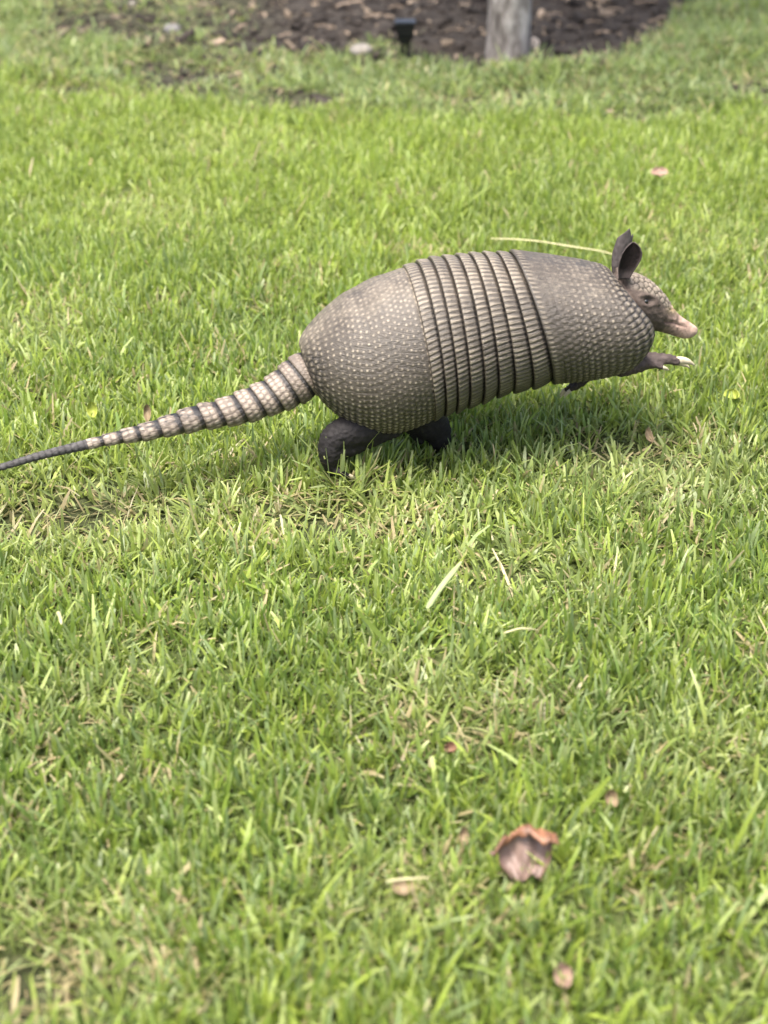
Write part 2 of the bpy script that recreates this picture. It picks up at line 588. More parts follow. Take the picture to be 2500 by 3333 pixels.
# ---- scute relief
def scute_field(P, centres, spacing, aspect=None):
    """Nearest and second nearest scute centre: dome 0..1 and joint closeness 0..1."""
    kd = kdtree.KDTree(len(centres))
    for i, c in enumerate(centres):
        kd.insert(c, i)
    kd.balance()
    f1 = np.empty(len(P)); f2 = np.empty(len(P))
    for i, p in enumerate(P.tolist()):
        r = kd.find_n(p, 2)
        f1[i] = r[0][2]; f2[i] = r[1][2]
    dome = np.clip(1 - f1 / (spacing * 0.62), 0, 1)
    joint = 1 - sstep(0.04, 0.30, (f2 - f1) / spacing)
    return dome, joint


def ring_centres(tube, svals, spacing, off, ph0, ph1, stag=True, ax=None, jit=0.06):
    out = []
    for j, s in enumerate(svals):
        r = float(pchip(tube.s, tube.RR, np.array([s]))[0]) + 0.001
        n = max(6, int(round((ph1 - ph0) * r / spacing)))
        ph = ph0 + (np.arange(n) + (0.5 if (stag and j % 2) else 0.0)) / n * (ph1 - ph0)
        ph = ph + rng.normal(0, jit, n) * spacing / r
        ss = s + rng.normal(0, jit, n) * spacing
        out.append(tube.P(ss, ph, off, 0 if ax is None else ax(ss, ph)))
    return np.concatenate(out).tolist()


def finish_grid(Pg, mats):
    return Pg


def shield(name, tube, srow, off, phis, relief, ax=None, label=None, mat=M_ARM, fold=0.004):
    """Grid shell; first and last phi columns fold under to give the rim its thickness."""
    S, PHI = np.meshgrid(srow, phis, indexing='ij')
    OFF = np.repeat(np.asarray(off, float)[:, None], len(phis), 1)
    AX = ax(S, PHI) if ax is not None else 0.0
    OFF2 = OFF + 0.0
    OFF2[:, 0] -= fold; OFF2[:, -1] -= fold
    Pb = tube.P(S, PHI, OFF2, AX)
    d, sc = relief(S, PHI, Pb)
    d[:, 0] = 0; d[:, -1] = 0
    Pf = tube.P(S, PHI, OFF2 + d, AX)
    me = mesh_np(name, Pf.reshape(-1, 3), grid_faces(len(srow), len(phis)), {'scute': np.clip(sc, 0, 1).ravel()})
    o = link(name, me, mat, arm)
    if label:
        o['label'] = label
    return o


def phi_cols(step=0.0011, r=0.08, m=PHM):
    n = int(2 * m * r / step)
    p = np.linspace(-m, m, n)
    return np.concatenate([[-m + 0.02], p, [m - 0.02]])


# ---- pelvic (rump) shield
sp = 0.0067
svals = np.arange(0.004, SL[0] + 0.006, sp * 0.86)
cen = ring_centres(BODY, svals, sp, 0.0, -PHM - .05, PHM + .05, jit=.075)


def relief_rump(S, PHI, Pb):
    dome, joint = scute_field(Pb.reshape(-1, 3), cen, sp)
    dome = dome.reshape(S.shape); joint = joint.reshape(S.shape)
    aphi = np.abs(PHI)
    rim = np.clip(sstep(R(92), R(136), aphi) + sstep(0.03, 0.006, S) * .7, 0, 1)
    worn = sstep(R(62), R(22), aphi) * (0.6 + .6 * fbm(S * 60, PHI * 4, 91))
    worn = np.clip(worn, 0, .92)
    d = (0.0006 * sstep(0, .55, dome) * (.6 + .7 * rim) - 0.0008 * joint * (0.12 + 1.0 * rim)) * (1 - 0.75 * worn)
    jit = fbm(S * 300, PHI * 24, 92)
    crown = sstep(0.44, 0.78, dome) * (1 - .15 * rim) + rim * sstep(0.08, 0.5, dome) * .35
    dirt = fbm(S * 45 + 3, PHI * 4, 94)
    sc = 0.36 + 0.66 * np.clip(crown, 0, 1) * (0.30 + 1.1 * jit) - joint * (0.13 + 0.40 * rim) + (dirt - .5) * .22
    sc = sc * (1 - worn) + worn * (0.60 + 0.16 * jit + .14 * crown)  # worn back, paled further to put light from above into its colour
    return d, sc


srow = np.concatenate([[0.0015], np.arange(0.0, SL[0] + 0.009, 0.00115)])
off = np.where(srow < SL[0] - .003, 0.0008, -0.0016)
off = 0.0010 - 0.0026 * sstep(SL[0] - 0.004, SL[0] + 0.004, srow)
off[0] -= 0.004
shield('rump_shield', BODY, srow, off, phi_cols(0.0012), relief_rump, label='domed rump shield dotted with small pale scutes')


# ---- movable bands
def relief_band(s0, s1, seed):
    pitch = 0.0056
    r0 = float(pchip(BODY.s, BODY.RR, np.array([s0]))[0])

    def f(S, PHI, Pb):
        u = PHI * r0 / pitch + 0.5 * (seed % 2) + 0.25 * (fbm(PHI * 9, S * 0 + seed, seed) - .5)
        k = np.floor(u); fr = np.abs(u - k - 0.5) * 2          # 0 centre .. 1 joint
        t = np.clip((S - s0) / (s1 - s0), 0, 1)
        rnd = np.sin(k * 91.7 + seed * 13.1) * 43758.5; rnd = rnd - np.floor(rnd)
        joint = sstep(0.80, 0.98, fr)
        wedge = sstep(1.02, 0.40, fr + 0.62 * t) * (0.72 + 0.45 * rnd)   # pale wedge, broad at the free edge
        low = sstep(R(100), R(150), np.abs(PHI))
        top = sstep(R(58), R(20), np.abs(PHI))
        lipm = sstep(0.0, 0.10, t)
        dirt = fbm(PHI * 5 + seed * 3, S * 90, 95)
        d = (0.0005 * wedge - 0.0006 * joint * (1 - .35 * low)) * (1 - .5 * top) * (0.3 + .7 * lipm) + (dirt - .5) * .0006
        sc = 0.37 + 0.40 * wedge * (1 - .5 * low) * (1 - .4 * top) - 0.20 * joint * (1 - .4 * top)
        sc = sc - 0.42 * sstep(0.78, 0.92, t) - .25 * sstep(.035, .0, t) + top * .20 + (dirt - .5) * .22  # skin fold at the front end, with shade under the next band painted in
        return d, sc
    return f


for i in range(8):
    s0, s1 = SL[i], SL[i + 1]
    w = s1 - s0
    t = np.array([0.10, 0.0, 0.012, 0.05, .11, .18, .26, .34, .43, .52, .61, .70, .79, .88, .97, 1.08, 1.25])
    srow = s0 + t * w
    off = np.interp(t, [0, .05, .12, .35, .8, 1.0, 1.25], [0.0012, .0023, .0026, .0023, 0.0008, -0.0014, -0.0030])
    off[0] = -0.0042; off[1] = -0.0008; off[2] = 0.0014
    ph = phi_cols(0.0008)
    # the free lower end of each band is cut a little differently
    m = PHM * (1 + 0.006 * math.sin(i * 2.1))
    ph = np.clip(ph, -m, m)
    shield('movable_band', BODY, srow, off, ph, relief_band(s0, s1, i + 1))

# ---- shoulder shield
sp2 = 0.0068
sE = S_END


def ax_front(S, PHI):
    g = np.exp(-((np.abs(PHI) - R(98)) / R(44)) ** 2)
    return 0.0165 * g * sstep(SL[8] + 0.05, sE, S) - 0.002 * sstep(SL[8] + .06, sE, S) * np.exp(-(PHI / R(40)) ** 2)


svals = np.arange(SL[8] + 0.004, sE + 0.006, sp2)
cen2 = ring_centres(BODY, svals, sp2, 0.0, -PHM - .05, PHM + .05, ax=ax_front, jit=.045)


def relief_shoulder(S, PHI, Pb):
    dome, joint = scute_field(Pb.reshape(-1, 3), cen2, sp2)
    dome = dome.reshape(S.shape); joint = joint.reshape(S.shape)
    aphi = np.abs(PHI)
    rim = np.clip(sstep(R(92), R(135), aphi) + sstep(sE - 0.028, sE - 0.006, S), 0, 1)
    worn = sstep(R(72), R(40), aphi) * sstep(sE - 0.008, sE - 0.03, S)
    jit = fbm(S * 260, PHI * 22, 192)
    wr = fbm(S * 110, PHI * 70, 193)                          # fine creases along the worn back
    d = (0.0007 * sstep(0, .55, dome) - 0.0009 * joint * (.15 + .85 * rim)) * (1 - .8 * worn) + worn * (wr - .5) * 0.0006
    crown = sstep(0.36, 0.72, dome) * (1 - rim) + rim * sstep(.15, .55, dome)
    sc = 0.34 + (0.56 - .16 * rim) * crown * (.45 + .9 * jit) - joint * (.13 + .28 * rim)
    sc = sc * (1 - worn) + worn * (0.56 + 0.26 * (wr - .5) + .2 * (jit - .5) + .14 * crown)  # worn top, its tone also raised as painted overhead light
    tl = (S - SL[8])
    edge = sstep(0.0045, 0.0, tl)
    u = np.abs((PHI * 0.076 / 0.0056) % 1 - .5) * 2
    rowm = sstep(0.012, 0.006, tl) * sstep(.0, .003, tl)
    d = d * (1 - rowm) - rowm * .0007 * sstep(.65, .97, u)
    sc = sc * (1 - rowm) + rowm * (.34 + .42 * sstep(.9, .3, u) - .2 * sstep(.65, .97, u)) - .25 * edge
    return d, sc


tl = np.concatenate([[0.003, 0.0, 0.0004], np.arange(0.0012, sE - SL[8], 0.00112), [sE - SL[8], sE - SL[8] - .001, sE - SL[8] - .004]])
srow = SL[8] + tl
off = np.interp(tl, [0, .001, .003, .02, .05, sE], [0.0018, .0030, .0036, .0020, .0010, .0010])
off[0] = -.003; off[1] = 0.0; off[2] = .0016
off[-2] -= .0035; off[-1] -= .008
shield('shoulder_shield', BODY, srow, off, phi_cols(0.0012), relief_shoulder, ax=ax_front, label='shoulder shield with worn creased back and beaded pale scutes')

# ---- tail
TOPS = [(985, 1143), (941, 1169), (908, 1199), (862, 1236), (816, 1259), (763, 1282), (703, 1305), (643, 1319), (577, 1342), (514, 1365), (448, 1385), (391, 1401), (332, 1418), (278, 1432), (133, 1470), (0, 1511), (-160, 1552), (-330, 1590)]
BOTS = [(1040, 1278), (1024, 1288), (975, 1315), (925, 1337), (868, 1355), (805, 1375), (735, 1387), (667, 1397), (597, 1411), (527, 1423), (460, 1436), (400, 1443), (339, 1452), (283, 1463), (137, 1494), (2, 1531), (-158, 1566), (-329, 1598)]
TSECS = [(t[0], t[1], b[0], b[1]) for t, b in zip(TOPS, BOTS)][::-1]      # from tip to root
PT = on_plane(1010, 1210, P0, PSI)[0]
TPSI = R(23)
TAIL = Tube(TSECS, TPSI, PT)
NS = len(TSECS)
ring_s = TAIL.s[3:][::-1]                                                  # joints from root to the last ring


def tail_ring(k):
    a, b = ring_s[k], ring_s[k + 1]             # a proximal (larger s), b distal, free edge at b
    w = a - b
    t = np.array([.12, 0, .015, .05, .11, .18, .26, .34, .42, .50, .58, .66, .74, .82, .90, .98, 1.10, 1.2])
    ss = b + t * w
    rad = float(pchip(TAIL.s, TAIL.RR, np.array([b]))[0])
    lift = 0.0022 * min(1, rad / .014)
    off = np.interp(t, [0, .06, .15, .5, .85, 1.2], [0.2, .8, 1.0, .75, .05, -.7]) * lift
    off[0] = -lift * 1.5; off[1] = -lift * .3
    n = int(max(40, 2 * math.pi * rad / 0.0008))
    ph = np.linspace(-math.pi, math.pi, n + 1)[:-1]
    S, PHI = np.meshgrid(ss, ph, indexing='ij')
    Pb = TAIL.P(S, PHI, off[:, None])
    spc = max(0.0042, min(0.0062, w * .40))
    cc = ring_centres(TAIL, [b + .22 * w, b + .55 * w, b + .86 * w], spc, 0.0, -math.pi, math.pi, jit=.05)
    cc = [list(p) for p in cc]
    dome, joint = scute_field(Pb.reshape(-1, 3), cc, spc)
    dome = dome.reshape(S.shape); joint = joint.reshape(S.shape)
    T_ = np.repeat(t[:, None], n, 1)
    dk = sstep(0.66, 0.84, T_)                  # dark skin, with the shadow of the overlapping ring painted in
    d = (0.00035 * sstep(0, .5, dome) - .0003 * joint) * min(1, rad / .012)
    mot = noise2(PHI * 3.2 + k * 7, T_ * 2.2 + k, 300 + k)
    back = sstep(R(80), R(20), np.abs(PHI)) * sstep(3.5, 8, k)            # dark blotches along the upper side farther out
    sc = .66 + .26 * sstep(.10, .5, dome) - .20 * joint
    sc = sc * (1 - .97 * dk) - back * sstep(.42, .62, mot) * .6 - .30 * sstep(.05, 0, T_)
    if k < 2:
        sc = sc * .80
    d[0] = 0
    me = mesh_np('tail_ring', TAIL.P(S, PHI, off[:, None] + d).reshape(-1, 3), grid_faces(len(ss), n, True), {'scute': np.clip(sc, 0, 1).ravel()})
    link('tail_ring', me, M_TAIL, arm)


for k in range(13):
    tail_ring(k)
# dark slender end of the tail
ss = np.concatenate([[0.0], np.linspace(0.0006, TAIL.s[4] + .004, 190)])
n = 28
ph = np.linspace(-math.pi, math.pi, n + 1)[:-1]
S, PHI = np.meshgrid(ss, ph, indexing='ij')
wv = np.abs(((ss / 0.0065) % 1) - .5) * 2
off = (0.0005 * sstep(1, .6, wv))[:, None] + 0.0004 * (noise2(PHI * 5, S * 800, 77) - .5)
Vt = TAIL.P(S, PHI, off); Vt[0] = Vt[0].mean(0)
pig = np.array([0.052, 0.050, 0.050]) * (0.6 + .9 * noise2(PHI * 3, S * 300, 78)[..., None]) * (0.65 + .5 * sstep(1, .5, wv)[:, None, None])
me = mesh_np('tail_tip', Vt.reshape(-1, 3), grid_faces(len(ss), n, True), {'pig': pig.reshape(-1, 3)})
link('tail_tip', me, M_SKIN, arm, label='slender dark grey tail end')


# ------------------------------------------------------------------ the body in one skin: trunk, neck, head, legs, tail core
def BP(px, py, lat):
    return on_plane(px, py, P0, PSI, lat)


parts_V, parts_F = [], []
cnt = 0


def add_loft(rings):
    """rings: list of (n,3) arrays, closed with end fans."""
    global cnt
    n = len(rings[0]); m = len(rings)
    V = np.concatenate(rings + [rings[0].mean(0)[None], rings[-1].mean(0)[None]])
    F = [list(q) for q in grid_faces(m, n, True)]
    a, b = m * n, m * n + 1
    for i in range(n):
        j = (i + 1) % n
        F.append([j, i, a]); F.append([(m - 1) * n + i, (m - 1) * n + j, b])
    parts_V.append(V); parts_F.extend([[i + cnt for i in f] for f in F]); cnt += len(V)


def add_tube_loft(tube, svals, shrink=0.0, n=40, kmul=1.0, shape=None):
    ph = np.linspace(-math.pi, math.pi, n + 1)[:-1]
    rings = []
    for s in svals:
        c, U, T, r, k = tube.frame(np.array([s]))
        rr = max(r[0] - shrink, 0.0008)
        f = shape(s, ph) if shape else 1.0
        rings.append(c[0] + (rr * f * np.cos(ph))[:, None] * U[0] + (rr * k[0] * kmul * f * np.sin(ph))[:, None] * tube.w)
    add_loft(rings)


def add_chain(pts, n=20, sub=5):
    """pts: (position, radius); rounded tapered limb through them."""
    P = np.array([p for p, r in pts]); Rr = np.array([r for p, r in pts])
    d = np.concatenate([[0], np.cumsum(np.linalg.norm(np.diff(P, axis=0), axis=1))])
    q = np.linspace(0, d[-1], sub * (len(pts) - 1) + 1)
    C = np.stack([pchip(d, P[:, i], q) for i in range(3)], 1); RQ = pchip(d, Rr, q)
    Tn = np.gradient(C, axis=0); Tn /= np.linalg.norm(Tn, axis=1)[:, None]
    # round the ends
    C = np.concatenate([[C[0] - Tn[0] * RQ[0] * .8], [C[0] - Tn[0] * RQ[0] * .5], C, [C[-1] + Tn[-1] * RQ[-1] * .5], [C[-1] + Tn[-1] * RQ[-1] * .8]])
    RQ = np.concatenate([[RQ[0] * .5], [RQ[0] * .85], RQ, [RQ[-1] * .85], [RQ[-1] * .5]])
    Tn = np.concatenate([[Tn[0]] * 2, Tn, [Tn[-1]] * 2])
    up = np.array([0.1, 0.93, 0.2])
    ph = np.linspace(0, 2 * math.pi, n + 1)[:-1]
    rings = []
    for c, r, t in zip(C, RQ, Tn):
        a = np.cross(up, t); a /= np.linalg.norm(a); b = np.cross(t, a)
        rings.append(c + r * (np.cos(ph)[:, None] * a + np.sin(ph)[:, None] * b))
    add_loft(rings)


def limb(lst):
    out = []
    for px, py, lat, rpx in lst:
        p, t = BP(px, py, lat)
        out.append((p, rpx * t / FPX))
    return out


add_tube_loft(BODY, np.linspace(0.012, S_END - 0.006, 40), shrink=0.0065, n=48)
HSECS = [(1880, 890, 1985, 1140), (1960, 905, 2050, 1095), (2046, 886, 2072, 1076), (2096, 904, 2096, 1073), (2139, 937, 2118, 1074), (2165, 967, 2145, 1078), (2189, 1004, 2173, 1085),
         (2214, 1029, 2205, 1096), (2240, 1046, 2231, 1102), (2262, 1060, 2255, 1097), (2273, 1069, 2269, 1087)]
HK = [.9, .9, .84, .80, .74, .68, .62, .58, .58, .60, .6]
HEADT = Tube(HSECS, PSI, P0, HK)
add_tube_loft(HEADT, np.linspace(0.0, HEADT.s[-1], 70), n=48)
add_tube_loft(TAIL, np.linspace(TAIL.s[4] - .004, TAIL.s[-1] - .002, 60), shrink=0.0022, n=28)
add_tube_loft(TAIL, np.linspace(TAIL.s[-2], TAIL.s[-1], 6), shrink=0.004, n=28)
# hind legs
NH = -0.034
add_chain(limb([(1265, 1340, -.012, 70), (1190, 1388, NH, 62), (1122, 1410, NH - .003, 54), (1084, 1436, NH - .004, 48), (1078, 1474, NH - .006, 44), (1080, 1502, NH - .004, 36), (1086, 1526, NH - .002, 28)]))
add_chain(limb([(1285, 1390, NH, 34), (1200, 1418, NH, 42), (1140, 1440, NH - .002, 46), (1095, 1462, NH - .004, 42)]))
for dx, lt in ((0, -.016), (0, -.006), (0, .005), (-6, .014)):
    add_chain(limb([(1086, 1528, NH - .002 + lt * .6, 15), (1112, 1540, NH - .002 + lt, 12), (1136 + dx, 1549, NH - .002 + lt * 1.2, 9)]), n=12, sub=3)
add_chain(limb([(1340, 1310, .0, 80), (1385, 1366, .002, 60), (1415, 1390, .008, 52), (1428, 1420, .01, 42), (1432, 1460, .022, 28), (1436, 1492, .022, 24)]))
add_chain(limb([(1340, 1370, .0, 40), (1362, 1408, .006, 30), (1368, 1430, .006, 18)]))
for lt in (-.014, -.004, .006, .014):
    add_chain(limb([(1438, 1496, .022 + lt * .6, 13), (1468, 1506, .022 + lt, 10), (1490, 1514, .022 + lt * 1.2, 8)]), n=12, sub=3)
# fore legs
FL = -0.024
add_chain(limb([(1950, 1150, -.02, 60), (2030, 1186, FL, 40), (2076, 1180, FL, 34), (2108, 1173, FL, 30), (2140, 1172, FL, 25)]))
DIG = [((2136, 1168, FL - .004, 20), (2172, 1168, FL - .006, 18), (2203, 1175, FL - .007, 15)),
       ((2136, 1172, FL + .004, 14), (2168, 1172, FL + .007, 13), (2194, 1180, FL + .009, 11)),
       ((2120, 1184, FL - .008, 13), (2140, 1190, FL - .012, 10), (2156, 1196, FL - .013, 8)),
       ((2118, 1186, FL + .010, 12), (2138, 1190, FL + .015, 10), (2152, 1196, FL + .017, 8))]
for d in DIG:
    add_chain(limb(d), n=14, sub=4)
FF = 0.030
add_chain(limb([(1930, 1160, .02, 60), (1905, 1205, FF, 36), (1886, 1236, FF, 26), (1868, 1254, FF, 19)]))
DIG2 = [((1868, 1252, FF - .004, 12), (1852, 1262, FF - .005, 10), (1840, 1268, FF - .005, 8)),
        ((1868, 1254, FF + .006, 12), (1854, 1266, FF + .007, 10), (1843, 1273, FF + .007, 8)),
        ((1874, 1256, FF - .012, 10), (1862, 1266, FF - .013, 8), (1855, 1272, FF - .013, 7))]
for d in DIG2:
    add_chain(limb(d), n=12, sub=3)
# ear stalks
add_chain(limb([(2036, 940, -.008, 26), (2034, 916, -.011, 21), (2034, 900, -.013, 15)]), n=16)
add_chain(limb([(2012, 915, .012, 26), (2012, 895, .016, 20), (2014, 880, .018, 14)]), n=16)

tmp_me = bpy.data.meshes.new('tmp_body')
tmp_me.from_pydata(np.concatenate(parts_V).tolist(), [], parts_F)
tb = bmesh.new(); tb.from_mesh(tmp_me); bmesh.ops.recalc_face_normals(tb, faces=tb.faces); tb.to_mesh(tmp_me); tb.free()
tmp = bpy.data.objects.new('tmp_body', tmp_me)
COL.objects.link(tmp)
rm = tmp.modifiers.new('r', 'REMESH'); rm.mode = 'VOXEL'; rm.voxel_size = 0.0015
dg = bpy.context.evaluated_depsgraph_get()
bme = bpy.data.meshes.new_from_object(tmp.evaluated_get(dg))
bpy.data.objects.remove(tmp); bpy.data.meshes.remove(tmp_me)
nv = len(bme.vertices)
co = np.empty(nv * 3, np.float32); bme.vertices.foreach_get('co', co); co = co.reshape(-1, 3).astype(float)
ed = np.empty(len(bme.edges) * 2, np.int32); bme.edges.foreach_get('vertices', ed); ed = ed.reshape(-1, 2)
deg = np.bincount(ed.ravel(), minlength=nv)[:, None]


def relax(c, it, f=.5):
    for _ in range(it):
        a = np.zeros_like(c)
        for i in range(3):
            a[:, i] = np.bincount(ed[:, 0], c[ed[:, 1], i], nv) + np.bincount(ed[:, 1], c[ed[:, 0], i], nv)
        c = c * (1 - f) + a / np.maximum(deg, 1) * f
    return c


co = relax(co, 4)
bme.vertices.foreach_set('co', co.astype(np.float32).ravel()); bme.update()
nrm = np.empty(nv * 3, np.float32); bme.vertices.foreach_get('normal', nrm); nrm = nrm.reshape(-1, 3).astype(float)

# picture-like coordinates on the animal's own side plane (pixels of the photograph at its distance), used to place features on its skin
rel = co - CAM
dep = rel @ FWD
PXc = rel @ RGT / dep * FPX + PW / 2
PYc = -(rel @ UPC) / dep * FPX + PH / 2
lat = (co - P0) @ WV
near = sstep(0.004, -0.004, lat)


def seg_d(px, py, pts):
    best = np.full(nv, 1e9)
    for (ax, ay), (bx, by) in zip(pts[:-1], pts[1:]):
        vx, vy = bx - ax, by - ay
        t = np.clip(((px - ax) * vx + (py - ay) * vy) / (vx * vx + vy * vy), 0, 1)
        best = np.minimum(best, np.hypot(px - ax - t * vx, py - ay - t * vy))
    return best


# mirrored coordinates so both sides of the face get the same features
latm = -np.abs(lat)
com = co + ((latm - lat)[:, None]) * WV
rel = com - CAM; dep = rel @ FWD
MX = rel @ RGT / dep * FPX + PW / 2
MY = -(rel @ UPC) / dep * FPX + PH / 2
head = sstep(1985, 2030, MX) * (MY < 1120) * (MY > 780)
disp = np.zeros(nv)
side = sstep(0.002, 0.009, np.abs(lat))
EYE = (2114, 977)
ge = np.exp(-(((MX - EYE[0]) / 13) ** 2 + ((MY - EYE[1]) / 11) ** 2))
disp -= 0.0030 * ge * side
disp += 0.0016 * np.exp(-(seg_d(MX, MY, [(2085, 962), (2112, 960), (2134, 972), (2142, 990)]) / 6) ** 2) * side * head      # brow
disp += 0.0010 * np.exp(-(seg_d(MX, MY, [(2096, 992), (2114, 997), (2130, 991)]) / 5) ** 2) * side * head                     # lower lid
disp -= 0.0014 * np.exp(-(seg_d(MX, MY, [(2165, 1050), (2190, 1052), (2212, 1058), (2236, 1064)]) / 4) ** 2) * side * head    # mouth
disp -= 0.0007 * np.exp(-(seg_d(MX, MY, [(2150, 1040), (2180, 1045), (2205, 1052)]) / 3.5) ** 2) * side * head
disp -= 0.0012 * np.exp(-(((MX - 2266) / 4) ** 2 + ((MY - 1071) / 3.5) ** 2)) * side                                      # nostril
disp -= 0.0018 * np.exp(-(seg_d(MX, MY, [(2020, 915), (2050, 955), (2078, 1005), (2100, 1040)]) / 7) ** 2) * side * head      # fold behind the cheek
cre = noise2(MX / 16 + MY / 40, MY / 5 - MX / 11, 401)
disp += (cre - .5) * .0009 * head * sstep(2170, 2140, MX) * sstep(1000, 1030, MY)
leg = ((MY > 1140) | (MX < 1500)).astype(float)
disp += (noise2(MX / 7, MY / 7, 402) - .5) * 0.0014 * leg
# crown plates on the forehead and muzzle
topm = head * sstep(2040, 2062, MX) * sstep(2206, 2185, MX)
line = np.interp(MX, [2040, 2100, 2140, 2165, 2190, 2210], [935, 950, 968, 1000, 1030, 1030])
topm = topm * sstep(6, -8, MY - line)
hc = []
sel = np.where(topm > .2)[0]
order = rng.permutation(sel)
gap = 0.0052
kd_pts = []
for i in order:
    p = co[i]
    if all((p[0] - q[0]) ** 2 + (p[1] - q[1]) ** 2 + (p[2] - q[2]) ** 2 > gap * gap for q in kd_pts):
        kd_pts.append(p.tolist())
hd_d, hd_j = np.zeros(nv), np.zeros(nv)
a_, b_ = scute_field(co[sel], kd_pts, gap * 1.25)
hd_d[sel], hd_j[sel] = a_, b_
disp += topm * (0.0007 * sstep(0, .5, hd_d) - .0006 * hd_j)
co = co + nrm * disp[:, None]
bme.vertices.foreach_set('co', co.astype(np.float32).ravel())
# pigment
pig = np.tile(np.array([0.040, 0.031, 0.028]), (nv, 1))
fine = fbm(MX / 9, MY / 9, 410)[:, None]
facec = np.array([0.080, 0.062, 0.052])
pig = pig * (1 - head[:, None]) + facec * (0.65 + .7 * fine) * head[:, None]
plate = np.array([0.21, 0.178, 0.142]) * (0.7 + .6 * fine)
pig = pig * (1 - topm[:, None]) + plate * topm[:, None] * (1 - .8 * hd_j[:, None])
pk = (head * sstep(2155, 2240, MX + (MY - 1040) * 0.25 + (fine[:, 0] - .5) * 60))[:, None]
pink = np.array([0.37, 0.265, 0.215]) * (0.6 + .8 * fine)
pig = pig * (1 - pk) + pink * pk
yel = (head * np.exp(-(((MX - 2192) / 16) ** 2 + ((MY - 1008) / 12) ** 2)))[:, None]
pig = pig * (1 - yel * .6) + np.array([0.36, 0.27, 0.14]) * yel * .6
mo = (np.exp(-(seg_d(MX, MY, [(2165, 1050), (2190, 1052), (2212, 1058), (2236, 1064)]) / 3.5) ** 2) * head)[:, None]
pig = pig * (1 - .7 * mo) + np.array([0.09, 0.05, 0.045]) * .7 * mo
ey = np.exp(-(((MX - EYE[0]) / 13) ** 2 + ((MY - EYE[1]) / 11) ** 2))[:, None] * head[:, None]
pig = pig * (1 - .7 * ey) + np.array([0.05, 0.04, 0.036]) * .7 * ey
hl = (sstep(1340, 1375, MY) * (MX < 1560))[:, None]
pig = pig * (1 - hl) + np.array([0.014, 0.0125, 0.0130]) * (0.6 + .8 * fine) * hl
fl = (sstep(1990, 2060, MX) * (MY > 1125))[:, None]
pig = pig * (1 - fl) + np.array([0.062, 0.048, 0.045]) * (0.6 + .8 * fine) * fl
a = bme.attributes.new('pig', 'FLOAT_COLOR', 'POINT')
a.data.foreach_set('color', np.hstack([np.clip(pig, 0, 1), np.ones((nv, 1))]).astype(np.float32).ravel())
bme.polygons.foreach_set('use_smooth', np.ones(len(bme.polygons), bool))
bme.materials.clear()
bme.update()
link('body', bme, M_SKIN, arm, label='dark soft skin of head, legs and belly with pink snout')
print('body verts', nv)


# ---- eyes, claws, ears
def uv_ball(c, r, nu=14, nv_=10):
    th = np.linspace(0.001, math.pi - 0.001, nv_)[:, None]; ph = np.linspace(0, 2 * math.pi, nu + 1)[:-1][None]
    V = np.stack([np.sin(th) * np.cos(ph), np.sin(th) * np.sin(ph), np.cos(th) + 0 * ph], -1).reshape(-1, 3) * r + c
    return mesh_np('eye', V, grid_faces(nv_, nu, True))


def skin_at(px, py, sgn):
    """Point of the face skin seen at (px, py) on the near side, mirrored for the far side."""
    d = (MX - px) ** 2 + (MY - py) ** 2 + 1e6 * (lat > 0) + 1e6 * (head < .5)
    i = np.argsort(d)[:40]
    i = i[np.argmin(lat[i])]
    p = co[i]
    return p if sgn < 0 else p - 2 * lat[i] * WV


for sg in (-1, 1):
    p = skin_at(EYE[0], EYE[1], sg)
    link('eye', uv_ball(p + WV * sg * -0.0011, 0.0029), M_EYE, arm)


def claw(p0, p1, p2, r):
    t = np.linspace(0, 1, 10)[:, None]
    C = (1 - t) ** 2 * p0 + 2 * t * (1 - t) * p1 + t * t * p2
    Tn = np.gradient(C, axis=0); Tn /= np.linalg.norm(Tn, axis=1)[:, None]
    ph = np.linspace(0, 2 * math.pi, 13)[:-1]
    up = np.array([0.1, .95, .2])
    rr = r * np.interp(t[:, 0], [0, .15, .6, 1], [0.9, 1.0, .72, .12])
    V = []
    for c, q, tn in zip(C, rr, Tn):
        a = np.cross(up, tn); a /= np.linalg.norm(a); b = np.cross(tn, a)
        V.append(c + q * (np.cos(ph)[:, None] * a + .8 * np.sin(ph)[:, None] * b))
    V = np.concatenate(V + [C[:1], C[-1:]])
    F = [list(f) for f in grid_faces(10, 12, True)]
    me = bpy.data.meshes.new('claw')
    for i in range(12):
        j = (i + 1) % 12
        F.append([j, i, 120]); F.append([108 + i, 108 + j, 121])
    me.from_pydata(V.tolist(), [], F)
    for pl in me.polygons:
        pl.use_smooth = True
    link('claw', me, M_CLAW, arm)


def claw_px(a, b, c, lt, rpx):
    pa, t = BP(a[0], a[1], lt); pb, _ = BP(b[0], b[1], lt); pc, _ = BP(c[0], c[1], lt)
    claw(pa, pb, pc, rpx * t / FPX)


claw_px((2198, 1175), (2234, 1168), (2262, 1190), FL - .007, 15.5)
claw_px((2192, 1180), (2222, 1180), (2246, 1198), FL + .009, 11)
claw_px((2155, 1196), (2168, 1197), (2178, 1206), FL - .013, 7)
claw_px((2151, 1196), (2164, 1198), (2172, 1207), FL + .017, 7)
for d in DIG2:
    q = d[-1]
    claw_px((q[0] + 2, q[1] - 1), (q[0] - 12, q[1] + 8), (q[0] - 18, q[1] + 22), q[2], 7)
for lt in (-.016, -.006, .005, .014):
    claw_px((1134, 1548), (1152, 1553), (1164, 1563), NH - .002 + lt * 1.2, 8)


